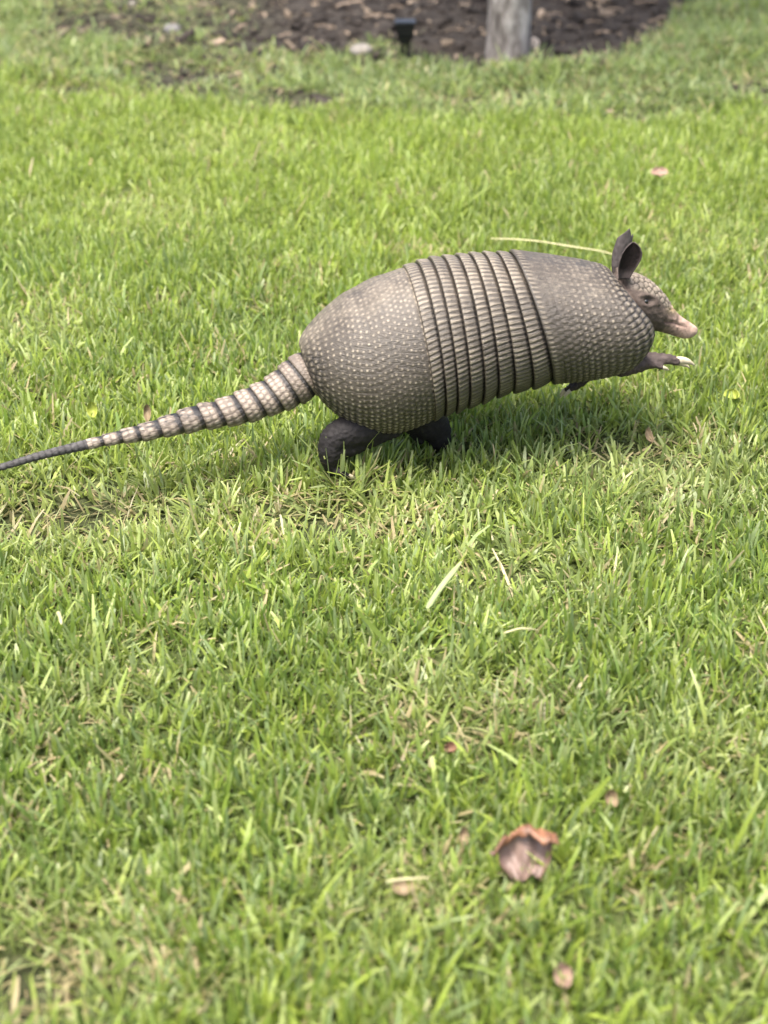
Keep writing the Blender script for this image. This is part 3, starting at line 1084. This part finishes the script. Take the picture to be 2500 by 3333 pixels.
def ear_mesh(axis_pts, width, curve, lat0, hfun=None, spread=1.0, colour=None, nu=25, nt=26, flip=1.0):
    """A cupped leaf: axis_pts [(t,px,py)], width(t) half width in px, curve depth towards the camera at the edges (px)."""
    t = np.linspace(0, 1, nt)[:, None]; u = np.linspace(-1, 1, nu)[None]
    ap = np.array(axis_pts)
    tt = t + 0 * u
    if hfun is not None:
        tt = t * hfun(u)
    ax = np.interp(tt, ap[:, 0], ap[:, 1]); ay = np.interp(tt, ap[:, 0], ap[:, 2])
    w = width(tt)
    x = ax + w * np.sin(u * spread) / math.sin(min(spread, math.pi / 2))
    dpt = curve * w * (1 - np.cos(u * spread)) * flip
    ref, tz = BP(2030, 850, lat0)
    k = tz / FPX
    # px,py offsets become metres in the animal's side plane
    Ux = HEAD3; Uz = np.array([0, 0, 1.0])
    P = (ref + ((x - 2030) * k)[..., None] * Ux + (-(ay - 850) * k / 0.875)[..., None] * Uz + (-(dpt) * k)[..., None] * WV)
    F = grid_faces(nt, nu)
    # thickness: a second skin behind
    n = np.cross(np.gradient(P, axis=1), np.gradient(P, axis=0)); n /= np.linalg.norm(n, axis=2)[..., None] + 1e-12
    th = 0.0009
    V = np.concatenate([P.reshape(-1, 3), (P - n * th).reshape(-1, 3)])
    m_ = nt * nu
    F2 = F[:, ::-1] + m_
    rimi = np.concatenate([np.arange(nu), np.arange(1, nt) * nu + nu - 1, (nt - 1) * nu + np.arange(nu - 2, -1, -1), np.arange(nt - 2, 0, -1) * nu])
    r2 = np.roll(rimi, -1)
    FR = np.stack([rimi, rimi + m_, r2 + m_, r2], 1)
    rr = noise2(x / 5, ay / 9, 501)[..., None]
    inner, outer = colour
    edge = np.maximum(sstep(.72, 1.0, np.abs(u)) + 0 * t, sstep(.3, .08, t) + 0 * u)[..., None] + 0 * rr
    c1 = (np.array(inner) * (1 - edge * .6) + np.array(outer) * edge * .6) * (0.7 + .6 * rr)
    c2 = np.array(outer) * (0.7 + .6 * rr)
    pig = np.concatenate([c1.reshape(-1, 3), c2.reshape(-1, 3)])
    me = mesh_np('ear', V, np.concatenate([F, F2, FR]), {'pig': pig})
    bm = bmesh.new(); bm.from_mesh(me); bmesh.ops.recalc_face_normals(bm, faces=bm.faces); bm.to_mesh(me); bm.free()
    return link('ear', me, M_SKIN, arm)


wn_ = lambda t: np.interp(t, [0, .12, .3, .5, .68, .84, .94, 1], [17, 21, 30, 35, 33, 24, 13, 2])
ear_mesh([(0, 2034, 905), (.25, 2040, 872), (.6, 2051, 833), (1, 2057, 795)], wn_, 0.75, -.020, spread=1.1,
         colour=((0.006, 0.003, 0.003), (0.075, 0.060, 0.058)))
wf_ = lambda t: np.interp(t, [0, .2, .5, .8, 1], [16, 24, 30, 27, 17])
hf = lambda u: np.interp(u, [-1, -.5, .05, .35, .62, .85, 1], [.78, .90, 1.0, .90, .80, .86, .70])
ear_mesh([(0, 2014, 892), (.4, 2022, 840), (1, 2040, 752)], wf_, 0.8, .022, hfun=hf, spread=1.25,
         colour=((0.075, 0.066, 0.064), (0.06, 0.05, 0.048)), flip=-1.0)

# ------------------------------------------------------------------ tree
tb0 = on_ground(1655, 215)
tree = empty('tree', (float(tb0[0]), float(tb0[1]), 0.0), 'slim tree with pale grey bark rooted at the mulch bed edge', 'tree')
tr_r = 69 / FPX * np.dot(tb0 - CAM, FWD)


def bark_tube(name, pts, parent, n=40, fl=0.0):
    P = np.array([p for p, r in pts]); Rr = np.array([r for p, r in pts])
    d = np.concatenate([[0], np.cumsum(np.linalg.norm(np.diff(P, axis=0), axis=1))])
    q = np.concatenate([np.arange(0, min(.5, d[-1]), .006), np.linspace(min(.5, d[-1]), d[-1], 60)])
    C = np.stack([pchip(d, P[:, i], q) for i in range(3)], 1); rq = pchip(d, Rr, q)
    Tn = np.gradient(C, axis=0); Tn /= np.linalg.norm(Tn, axis=1)[:, None] + 1e-9
    ph = np.linspace(0, 2 * math.pi, n + 1)[:-1]
    V = []
    for i in range(len(q)):
        a = np.cross(np.array([0.02, 1, 0.03]), Tn[i]); a /= np.linalg.norm(a); b = np.cross(Tn[i], a)
        rr = rq[i] * (1 + .05 * (noise2(ph * 2.2, np.full(n, q[i] * 9), 600) - .5) + .09 * (noise2(np.cos(ph) * 6 + 9, np.sin(ph) * 6 + q[i] * 14, 601) - .5)
                      + fl * math.exp(-q[i] / .035) * (0.25 + .3 * np.sin(ph * 4 + 1)))
        V.append(C[i] + rr[:, None] * (np.cos(ph)[:, None] * a + np.sin(ph)[:, None] * b))
    me = mesh_np(name, np.concatenate(V), grid_faces(len(q), n, True))
    return link(name, me, M_BARK, parent)


m, N, L, B = new_mat('bark')
mp = N.new('ShaderNodeMapping'); mp.inputs['Scale'].default_value = (1, 1, .35)
tc = N.new('ShaderNodeTexCoord'); L.new(tc.outputs['Object'], mp.inputs[0])
n1 = n_noise(N, L, 38, 6, .7, mp.outputs[0])
n2 = n_noise(N, L, 130, 4, .6, mp.outputs[0])
r1 = n_ramp(N, L, n1.outputs[0], [(.32, (.055, .045, .040)), (.46, (.16, .142, .13)), (.62, (.36, .34, .32))])
L.new(n_mix(N, L, .5, r1.outputs[0], n_ramp(N, L, n2.outputs[0], [(.3, (.6, .6, .6)), (.7, (1.2, 1.2, 1.2))]).outputs[0], 'MULTIPLY'), B.inputs['Base Color'])
B.inputs['Roughness'].default_value = .9
n_bump(N, L, B, n1.outputs[0], .7, .006)
M_BARK = m
tz = -0.04
T0 = np.array([tb0[0], tb0[1] + tr_r * .8, tz])
bark_tube('trunk', [(T0, tr_r * 1.12), (T0 + [0, 0, .10], tr_r), (T0 + [.005, .01, .6], tr_r * .93), (T0 + [.03, .02, 1.4], tr_r * .82), (T0 + [.05, .03, 2.3], tr_r * .6), (T0 + [.03, .06, 2.9], tr_r * .3)], tree, fl=.45)
LEAFC = []
for k, (z0, az_, ln) in enumerate([(1.75, .4, .55), (1.95, 2.3, .6), (2.15, 4.1, .55), (2.35, 5.4, .5), (2.5, 1.3, .45), (2.65, 3.2, .4)]):
    b0 = T0 + [.04, .025, z0]
    dv = np.array([math.cos(az_), math.sin(az_), .75])
    bark_tube('limb', [(b0, .017), (b0 + dv * ln * .5, .011), (b0 + dv * ln + [0, 0, .1], .004)], tree, n=10)
    LEAFC += [b0 + dv * ln * f for f in (.55, .8, 1.0, 1.15)]
LEAFC += [T0 + [.03, .06, z] for z in (2.7, 2.9, 3.05)]
LC = np.array(LEAFC)[rng.integers(0, len(LEAFC), 2600)] + rng.normal(0, .13, (2600, 3))
lv = np.array([[0, -.5, 0], [.32, -.1, .06], [.0, .5, 0], [-.32, -.1, .06]])
A = rng.normal(0, 1, (2600, 3)); A /= np.linalg.norm(A, axis=1)[:, None]
Bv = np.cross(A, rng.normal(0, 1, (2600, 3))); Bv /= np.linalg.norm(Bv, axis=1)[:, None]
Cv = np.cross(A, Bv)
V = LC[:, None] + .075 * (lv[None, :, 0:1] * A[:, None] + lv[None, :, 1:2] * Bv[:, None] + lv[None, :, 2:3] * Cv[:, None])
me = mesh_np('crown', V.reshape(-1, 3), np.arange(2600 * 4).reshape(-1, 4), {'col': np.repeat(PAL[2][None] * rng.uniform(.6, 1.1, (2600, 1)), 4, 0)})
link('crown', me, M_GRASS, tree)

# ------------------------------------------------------------------ black garden stake
g = on_ground(1318, 214)
gz = float(ground_z(g[0], g[1]))
sk = 1 / FPX * np.dot(g - CAM, FWD)
stake = empty('garden_stake', (float(g[0]), float(g[1]), gz), 'black plastic garden stake with flat square head beside the tree', 'stake')


def box_taper(name, c, w0, d0, w1, d1, z0, z1, parent, mat, bev=.001):
    bm = bmesh.new()
    vs = [bm.verts.new((c[0] + sx * w, c[1] + sy * d, z)) for z, w, d in ((z0, w0, d0), (z1, w1, d1)) for sx, sy in ((-1, -1), (1, -1), (1, 1), (-1, 1))]
    for f in ((0, 3, 2, 1), (4, 5, 6, 7), (0, 1, 5, 4), (1, 2, 6, 5), (2, 3, 7, 6), (3, 0, 4, 7)):
        bm.faces.new([vs[i] for i in f])
    bmesh.ops.bevel(bm, geom=bm.edges[:], offset=bev, segments=2, affect='EDGES')
    me = bpy.data.meshes.new(name); bm.to_mesh(me); bm.free()
    return link(name, me, mat, parent)


hs = 1.12 * sk / .86
box_taper('head', g, 26 * sk, 20 * sk, 31 * sk, 24 * sk, gz + 60 * hs, gz + 88 * hs, stake, M_STAKE)
box_taper('head_cap', g, 34 * sk, 26 * sk, 33 * sk, 25 * sk, gz + 88.6 * hs, gz + 95 * hs, stake, M_STAKE)
box_taper('collar', g, 15 * sk, 13 * sk, 23 * sk, 18 * sk, gz + 40 * hs, gz + 59.4 * hs, stake, M_STAKE)
for sx in (-1, 1):
    box_taper('prong', (g[0] + sx * 8 * sk, g[1]), 3.5 * sk, 4 * sk, 6.5 * sk, 6 * sk, gz - 30 * hs, gz + 39.6 * hs, stake, M_STAKE)


# ------------------------------------------------------------------ stones and mulch
def stone(px, py, wpx, hpx, mat, label, seed, cat='stone', name='stone'):
    g = on_ground(px, py)
    k = np.dot(g - CAM, FWD) / FPX
    a, b, c = wpx / 2 * k, wpx / 2 * k * .8, hpx / 2 * k * 1.1
    bm = bmesh.new(); bmesh.ops.create_icosphere(bm, subdivisions=3, radius=1)
    r = np.random.default_rng(seed)
    dirs = r.normal(0, 1, (9, 3)); dirs /= np.linalg.norm(dirs, axis=1)[:, None]; amp = r.uniform(.75, 1.0, 9)
    z0 = float(ground_z(g[0], g[1]))
    for v in bm.verts:
        p = np.array(v.co)
        f = 1.0
        for d, q in zip(dirs, amp):
            dd = p @ d
            if dd > 0 and dd * f > q:
                f = q / dd
        p = p * f
        v.co = (p[0] * a, p[1] * b, p[2] * c)
    for f in bm.faces:
        f.smooth = True
    me = bpy.data.meshes.new(name); bm.to_mesh(me); bm.free()
    o = link(name, me, mat, None, label=label, category=cat)
    o.location = (g[0], g[1], z0 + c * .2)
    o.rotation_euler = (0, 0, r.uniform(-.4, .4))
    return o


M_STONE = mat_plain('stone_grey', (.085, .083, .082), (.17, .165, .16), .85, 90, .5, .002)
M_STONEP = mat_plain('stone_pale', (.13, .12, .105), (.23, .21, .185), .85, 90, .5, .002)
M_WOODW = mat_plain('chip_white', (.36, .30, .24), (.52, .46, .39), .85, 110, .5, .002)
stone(563, 112, 66, 44, M_STONE, 'rounded grey stone lying in the weedy mulch', 3)
stone(1176, 196, 76, 40, M_STONEP, 'pale flat stone in the grass at the bed edge', 5)
stone(1738, 182, 38, 52, M_WOODW, 'whitish upright chunk of wood against the tree trunk', 8, 'wood', 'wood_chunk')
stone(450, 20, 70, 26, M_STONEP, 'pale stone at the back of the weedy bed', 12)

# bark mulch: too many and too small to count
nm = 5200
X = rng.uniform(-1.1, 1.3, nm * 3); Y = rng.uniform(2.2, 4.4, nm * 3)
k = rng.random(len(X)) < np.clip(bare(X, Y) * strip(X, Y) * 1.1, 0, 1) * .9
X, Y = X[k][:nm], Y[k][:nm]
nm = len(X)
ln = np.clip(rng.lognormal(-4.35, .5, nm), .005, .05); wd = ln * rng.uniform(.2, .5, nm); hh = wd * rng.uniform(.25, .5, nm)
az = rng.uniform(0, 2 * math.pi, nm); ti = rng.normal(0, .22, nm)
cub = np.array([[-1, -.8, -1], [1, -.5, -1], [.8, 1, -1], [-.9, .7, -1], [-.9, -.7, 1], [.8, -.6, 1], [.7, .7, 1], [-.7, .8, 1]]) * .5
Vv = cub[None] * np.stack([ln, wd, hh * 2], 1)[:, None] + rng.normal(0, 1, (nm, 8, 3)) * (wd * .12)[:, None, None]
zc = Vv[..., 2] + Vv[..., 0] * np.sin(ti)[:, None]
xr = Vv[..., 0] * np.cos(az)[:, None] - Vv[..., 1] * np.sin(az)[:, None] + X[:, None]
yr = Vv[..., 0] * np.sin(az)[:, None] + Vv[..., 1] * np.cos(az)[:, None] + Y[:, None]
zr = zc + (ground_z(X, Y) + hh * .6)[:, None]
V = np.stack([xr, yr, zr], -1).reshape(-1, 3)
fq = np.array([[0, 3, 2, 1], [4, 5, 6, 7], [0, 1, 5, 4], [1, 2, 6, 5], [2, 3, 7, 6], [3, 0, 4, 7]])
F = (np.arange(nm)[:, None, None] * 8 + fq[None]).reshape(-1, 4)
pc = np.where((rng.random(nm) < .12)[:, None], np.array([.22, .175, .13]), np.array([.036, .030, .026])) * rng.uniform(.5, 1.4, (nm, 1))
M_MULCH = mat_pig('mulch', .9, .6, 120, .002, .15)
me = mesh_np('mulch', V, F, {'pig': np.repeat(pc, 8, 0)}, smooth=False)
link('mulch', me, M_MULCH, kind='stuff', label='dark brown bark mulch spread over the bed', category='mulch')

M_CHIP = mat_plain('chip_tan', (.11, .08, .058), (.26, .20, .145), .85, 150, .5, .002)


def chip(px, py, wpx, hpx, ang, seed):
    g = on_ground(px, py); k = np.dot(g - CAM, FWD) / FPX
    r = np.random.default_rng(seed)
    l, w = wpx * k * r.uniform(.6, 1.15), hpx * k * r.uniform(.5, 1.1)
    bm = bmesh.new()
    n = 9
    top, bot = [], []
    for s_ in (0, 1):
        row = []
        for i in range(n):
            t = i / (n - 1)
            wd = w * .5 * (math.sin(math.pi * min(1, max(0, .12 + .76 * t))) ** .35) * r.uniform(.55, 1.25)
            z = .003 * math.sin(t * 3) + s_ * .003 + r.normal(0, .0007)
            row.append((bm.verts.new(((t - .5) * l, -wd, z)), bm.verts.new(((t - .5) * l, wd, z))))
        (top if s_ else bot).append(row)
    T_, B_ = top[0], bot[0]
    for i in range(n - 1):
        bm.faces.new((T_[i][0], T_[i + 1][0], T_[i + 1][1], T_[i][1])); bm.faces.new((B_[i][0], B_[i][1], B_[i + 1][1], B_[i + 1][0]))
        bm.faces.new((B_[i][0], B_[i + 1][0], T_[i + 1][0], T_[i][0])); bm.faces.new((B_[i][1], T_[i][1], T_[i + 1][1], B_[i + 1][1]))
    bm.faces.new((B_[0][0], T_[0][0], T_[0][1], B_[0][1])); bm.faces.new((B_[-1][0], B_[-1][1], T_[-1][1], T_[-1][0]))
    me = bpy.data.meshes.new('wood_chip'); bm.to_mesh(me); bm.free()
    o = link('wood_chip', me, M_CHIP, None, category='wood chip', label='pale tan splinter of wood lying on the dark mulch', group='pale wood chips on the mulch')
    o.location = (g[0], g[1], float(ground_z(g[0], g[1])) + .008); o.rotation_euler = (r.normal(0, .1), r.normal(0, .1), ang)


for i, (px, py, w, h, a) in enumerate([(1135, 45, 90, 24, .1), (1240, 110, 80, 16, -.2), (930, 148, 60, 14, .2), (1800, 52, 75, 16, .3), (1930, 92, 50, 14, 0), (2000, 35, 60, 12, -.3),
                                       (2100, 28, 70, 12, .1), (1480, 146, 60, 10, .1), (2150, 75, 40, 12, .4), (790, 105, 40, 14, .8), (1060, 130, 60, 12, 0.1), (1290, 60, 70, 12, .1),
                                       (1960, 150, 70, 14, .05), (2200, 45, 50, 14, .5), (1050, 25, 60, 12, .2), (1860, 15, 70, 12, -.1), (620, 215, 40, 12, .2)]):
    chip(px, py, w, h, a, 100 + i)


# ------------------------------------------------------------------ fallen leaves, straws
def leaf_grid(name, c, right, up, nrm_, wfun, hl, fold, mat, label, cat='leaf', nu=15, nt=15, seed=0, edge_curl=0.0, top_curl=0.0, th=.0008):
    """A leaf blade of half length hl around c, spanned by right/up with cupping along nrm_."""
    r = np.random.default_rng(seed)
    t = np.linspace(-1, 1, nt)[:, None]; u = np.linspace(-1, 1, nu)[None]
    w = wfun(t)
    wob = .10 * (noise2(t * 2.3 + seed, u * 2.1 + seed, 700 + seed) - .5)
    x = w * u * (1 + wob)
    y = hl * t * (1 + wob) + 0 * u
    z = fold * (u ** 2 * .7 + t ** 2 * .5) + .12 * hl * (noise2(t * 2 + 5, u * 2 + seed, 720 + seed) - .5)
    z = z + edge_curl * sstep(.7, 1, np.abs(u)) + top_curl * sstep(.45, 1, t)
    y = y - abs(top_curl) * .5 * sstep(.6, 1, t)
    P = c + x[..., None] * right + y[..., None] * up + z[..., None] * nrm_
    V = np.concatenate([P.reshape(-1, 3), (P - th * nrm_).reshape(-1, 3)])
    F = grid_faces(nt, nu); m_ = nt * nu
    rimi = np.concatenate([np.arange(nu), np.arange(1, nt) * nu + nu - 1, (nt - 1) * nu + np.arange(nu - 2, -1, -1), np.arange(nt - 2, 0, -1) * nu])
    r2 = np.roll(rimi, -1)
    me = mesh_np(name, V - c, np.concatenate([F, F[:, ::-1] + m_, np.stack([rimi, rimi + m_, r2 + m_, r2], 1)]))
    o = link(name, me, mat, None, label=label, category=cat)
    o.location = c
    return o


def basis(tilt, yaw=0.0):
    """Leaf axes: up leans back from the vertical by tilt; yaw turns about z."""
    r_ = np.array([math.cos(yaw), math.sin(yaw), 0]); f_ = np.array([-math.sin(yaw), math.cos(yaw), 0])
    u_ = math.cos(tilt) * np.array([0, 0, 1.0]) + math.sin(tilt) * f_
    n_ = math.sin(tilt) * np.array([0, 0, 1.0]) - math.cos(tilt) * f_
    return r_, u_, n_


def pos(px, py, z):
    return on_ground(px, py, z)


oval = lambda a, p=.6: (lambda t: a * np.maximum(1 - np.abs(t) ** 2.2, 0.02) ** p)
M_LEAFB = mat_plain('leaf_brown', (.13, .065, .038), (.24, .14, .09), .55, 70, .3, .001, .35, .15)
M_LEAFM = mat_plain('leaf_mauve', (.17, .115, .10), (.33, .25, .225), .6, 60, .3, .001, .35, .1)
M_LEAFO = mat_plain('leaf_orange', (.30, .125, .055), (.50, .25, .13), .5, 60, .3, .001, .4, .2)
M_LEAFP = mat_plain('leaf_pink', (.24, .155, .115), (.36, .25, .19), .6, 60, .2, .001, .3, .2)
M_LEAFY = mat_plain('leaf_yellow', (.26, .32, .05), (.36, .40, .08), .5, 60, .2, .001, .35, .3)
M_STRAW = mat_plain('straw', (.34, .32, .16), (.46, .43, .24), .5, 90, .2, .0006, .4, .2)
M_STRAWG = mat_plain('straw_green', (.22, .28, .11), (.32, .37, .17), .5, 90, .2, .0006, .4, .25)
M_TAN = mat_plain('leaf_tan', (.19, .145, .085), (.30, .23, .145), .6, 80, .2, .001, .3, .2)

# the big curled brown leaf: mauve within, its top and right margins rolled over to show the orange outside
c0 = pos(1712, 2738, .040)
k = 1.22 * np.dot(c0 - CAM, FWD) / FPX
r_, u_, n_ = basis(R(38), R(-4))
nu, nt = 41, 41
u = np.linspace(-1, 1, nu)[None] + np.zeros((nt, 1)); t = np.linspace(0, 1, nt)[:, None] + np.zeros((1, nu))
half = k * np.interp(t, [0, .25, .6, 1], [40, 66, 78, 98])
l_tot = 178 * k
l = t * l_tot
l0 = k * np.interp(u, [-1, -.6, -.2, .05, .3, .8, 1], [84, 96, 112, 126, 108, 98, 96])
rho = k * np.interp(u, [-1, -.4, .1, .5, 1], [16, 17, 16, 18, 17]) * (1 + .3 * (noise2(u * 3, t * 2, 801) - .5))
th = np.clip((l - l0) / rho, 0, 3.6)
y = np.where(l < l0, l, l0 + rho * np.sin(th)); z = np.where(l < l0, 0, rho * (1 - np.cos(th)))
x = half * u
xm = half * .70; rm_ = 17 * k
th2 = np.clip((x - xm) / rm_, 0, 2.6)
zr = np.where(x > xm, rm_ * (1 - np.cos(th2)), 0); x = np.where(x > xm, xm + rm_ * np.sin(th2), x)
z = z + zr + .20 * half * u ** 2 + .012 * (noise2(u * 2 + 3, t * 3, 811) - .5)
y = y + .007 * (noise2(u * 4, t * 1.5, 812) - .5) + .003 * (noise2(u * 11, t * 3, 815) - .5) + .10 * half * u - .55 * l_tot
P = x[..., None] * r_ + y[..., None] * u_ + z[..., None] * n_
gu = np.gradient(P, axis=1); gt = np.gradient(P, axis=0)
nn = np.cross(gu, gt); nn /= np.linalg.norm(nn, axis=2)[..., None] + 1e-12
V = np.concatenate([P.reshape(-1, 3), (P - nn * .0007).reshape(-1, 3)])
F = grid_faces(nt, nu); m_ = nt * nu
rimi = np.concatenate([np.arange(nu), np.arange(1, nt) * nu + nu - 1, (nt - 1) * nu + np.arange(nu - 2, -1, -1), np.arange(nt - 2, 0, -1) * nu])
r2 = np.roll(rimi, -1)
bl = noise2(u * 3 + 1, t * 4, 813)[..., None]; bl2 = noise2(u * 9, t * 9, 814)[..., None]
vein = np.exp(-(np.abs(u) / .03) ** 2)[..., None] + .5 * np.exp(-((np.abs((np.abs(u) * .8 + t * 1.0) * 6 % 1 - .5)) / .07) ** 2)[..., None]
ci = np.array([.185, .130, .110]) * (.7 + .6 * bl) * (.85 + .3 * bl2) * (1 + .25 * vein)
ce = np.array([.10, .045, .025])
rimc = sstep(.75, 1.0, np.maximum(np.abs(u), t))[..., None]
ci = ci * (1 - .5 * rimc) + ce * .5 * rimc
co_ = np.array([.17, .080, .042]) * (.6 + .7 * bl) * (.8 + .4 * bl2) * (1 - .25 * vein)
me = mesh_np('dead_leaf', V, np.concatenate([F, F[:, ::-1] + m_, np.stack([rimi, rimi + m_, r2 + m_, r2], 1)]), {'pig': np.concatenate([ci.reshape(-1, 3), co_.reshape(-1, 3)])})
o = link('dead_leaf', me, mat_pig('dead_leaf', .5, .3, 200, .0006, .4), None, label='large curled brown dead leaf with orange rolled edges in the foreground grass', category='leaf')
o.location = c0

for px, py, z, hw, hl, tl, yw, mat, lab, sd_ in [
        (2145, 565, .038, 28, 17, 62, .1, M_LEAFP, 'small pale pink dead leaf lying on the lawn behind the armadillo', 3),
        (2382, 1292, .027, 26, 18, 60, -.4, M_LEAFY, 'small yellow green leaf in the grass below the armadillo snout', 4),
        (300, 1336, .036, 17, 24, 35, .2, M_LEAFY, 'small bright yellow green leaf in the grass above the tail', 5),
        (1462, 2440, .030, 22, 16, 60, .5, M_LEAFB, 'small brown scrap of leaf sunk in the grass up from the big curled leaf', 6),
        (1508, 2720, .022, 15, 28, 40, .1, M_TAN, 'small tan dry leaf standing beside the big curled leaf', 7),
        (1985, 2600, .018, 22, 26, 45, .3, M_TAN, 'small tan dry leaf in the grass above and beyond the big curled leaf', 17),
        (1312, 2886, .018, 36, 26, 50, 0, M_TAN, 'faded beige leaf under a straw in the foreground grass', 8),
        (1828, 3170, .020, 30, 36, 40, .2, M_LEAFP, 'faded pinkish leaf near the bottom of the lawn', 9),
        (2110, 1424, .016, 13, 24, 55, .3, M_TAN, 'pale tan dry leaf in the straw patch beneath the outstretched forepaw', 10),
        (480, 1345, .028, 12, 26, 30, .1, M_TAN, 'narrow tan dry leaf standing just above the tail', 11)]:
    c = pos(px, py, z); kk = np.dot(c - CAM, FWD) / FPX
    r_, u_, n_ = basis(R(tl), yw)
    leaf_grid('fallen_leaf', c, r_, u_, n_, oval(hw * kk), hl * kk * 1.1, .006, mat, lab, seed=sd_)


def straw(pts, wpx, mat, label, name='straw', cat='straw', zoff=None):
    """A flat dry stem through picture points each given with a height above the ground."""
    P = np.array([pos(a, b, z) for a, b, z in pts])
    d = np.concatenate([[0], np.cumsum(np.linalg.norm(np.diff(P, axis=0), axis=1))])
    q = np.linspace(0, d[-1], 40)
    C = np.stack([pchip(d, P[:, i], q) for i in range(3)], 1)
    kk = np.dot(C[20] - CAM, FWD) / FPX
    w = wpx / 2 * kk * np.interp(q / d[-1], [0, .08, .8, 1], [.5, 1, .9, .35])
    Tn = np.gradient(C, axis=0); Tn /= np.linalg.norm(Tn, axis=1)[:, None]
    sd_ = np.cross(Tn, np.array([0, -.5, .86])); sd_ /= np.linalg.norm(sd_, axis=1)[:, None]
    up = np.cross(sd_, Tn)
    ph = np.linspace(0, 2 * math.pi, 9)[:-1]
    V = C[:, None] + (w[:, None] * np.cos(ph))[..., None] * sd_[:, None] + (w[:, None] * .35 * np.sin(ph))[..., None] * up[:, None]
    me = mesh_np(name, V.reshape(-1, 3), grid_faces(40, 8, True))
    link(name, me, mat, None, label=label, category=cat)


straw([(1596, 776, .05), (1700, 780, .055), (1800, 792, .06), (1900, 808, .058), (2000, 829, .05), (2060, 845, .03)], 6, M_STRAW, 'long thin pale straw arching behind the armadillo back')
straw([(1390, 1980, .022), (1440, 1905, .035), (1502, 1828, .046)], 22, M_STRAWG, 'broad pale green cut blade leaning in the lawn below the armadillo')
straw([(1258, 2868, .034), (1330, 2860, .036), (1402, 2856, .034)], 9, M_STRAW, 'short pale straw lying over the beige leaf in the foreground')
straw([(188, 1990, .036), (196, 2010, .036), (200, 2032, .034)], 13, M_STRAW, 'small pale chip in the grass on the left of the lawn')
straw([(1640, 2060, .04), (1700, 2045, .046), (1752, 2050, .036)], 8, M_STRAW, 'thin bowed pale straw in the middle of the lawn')
print('done')
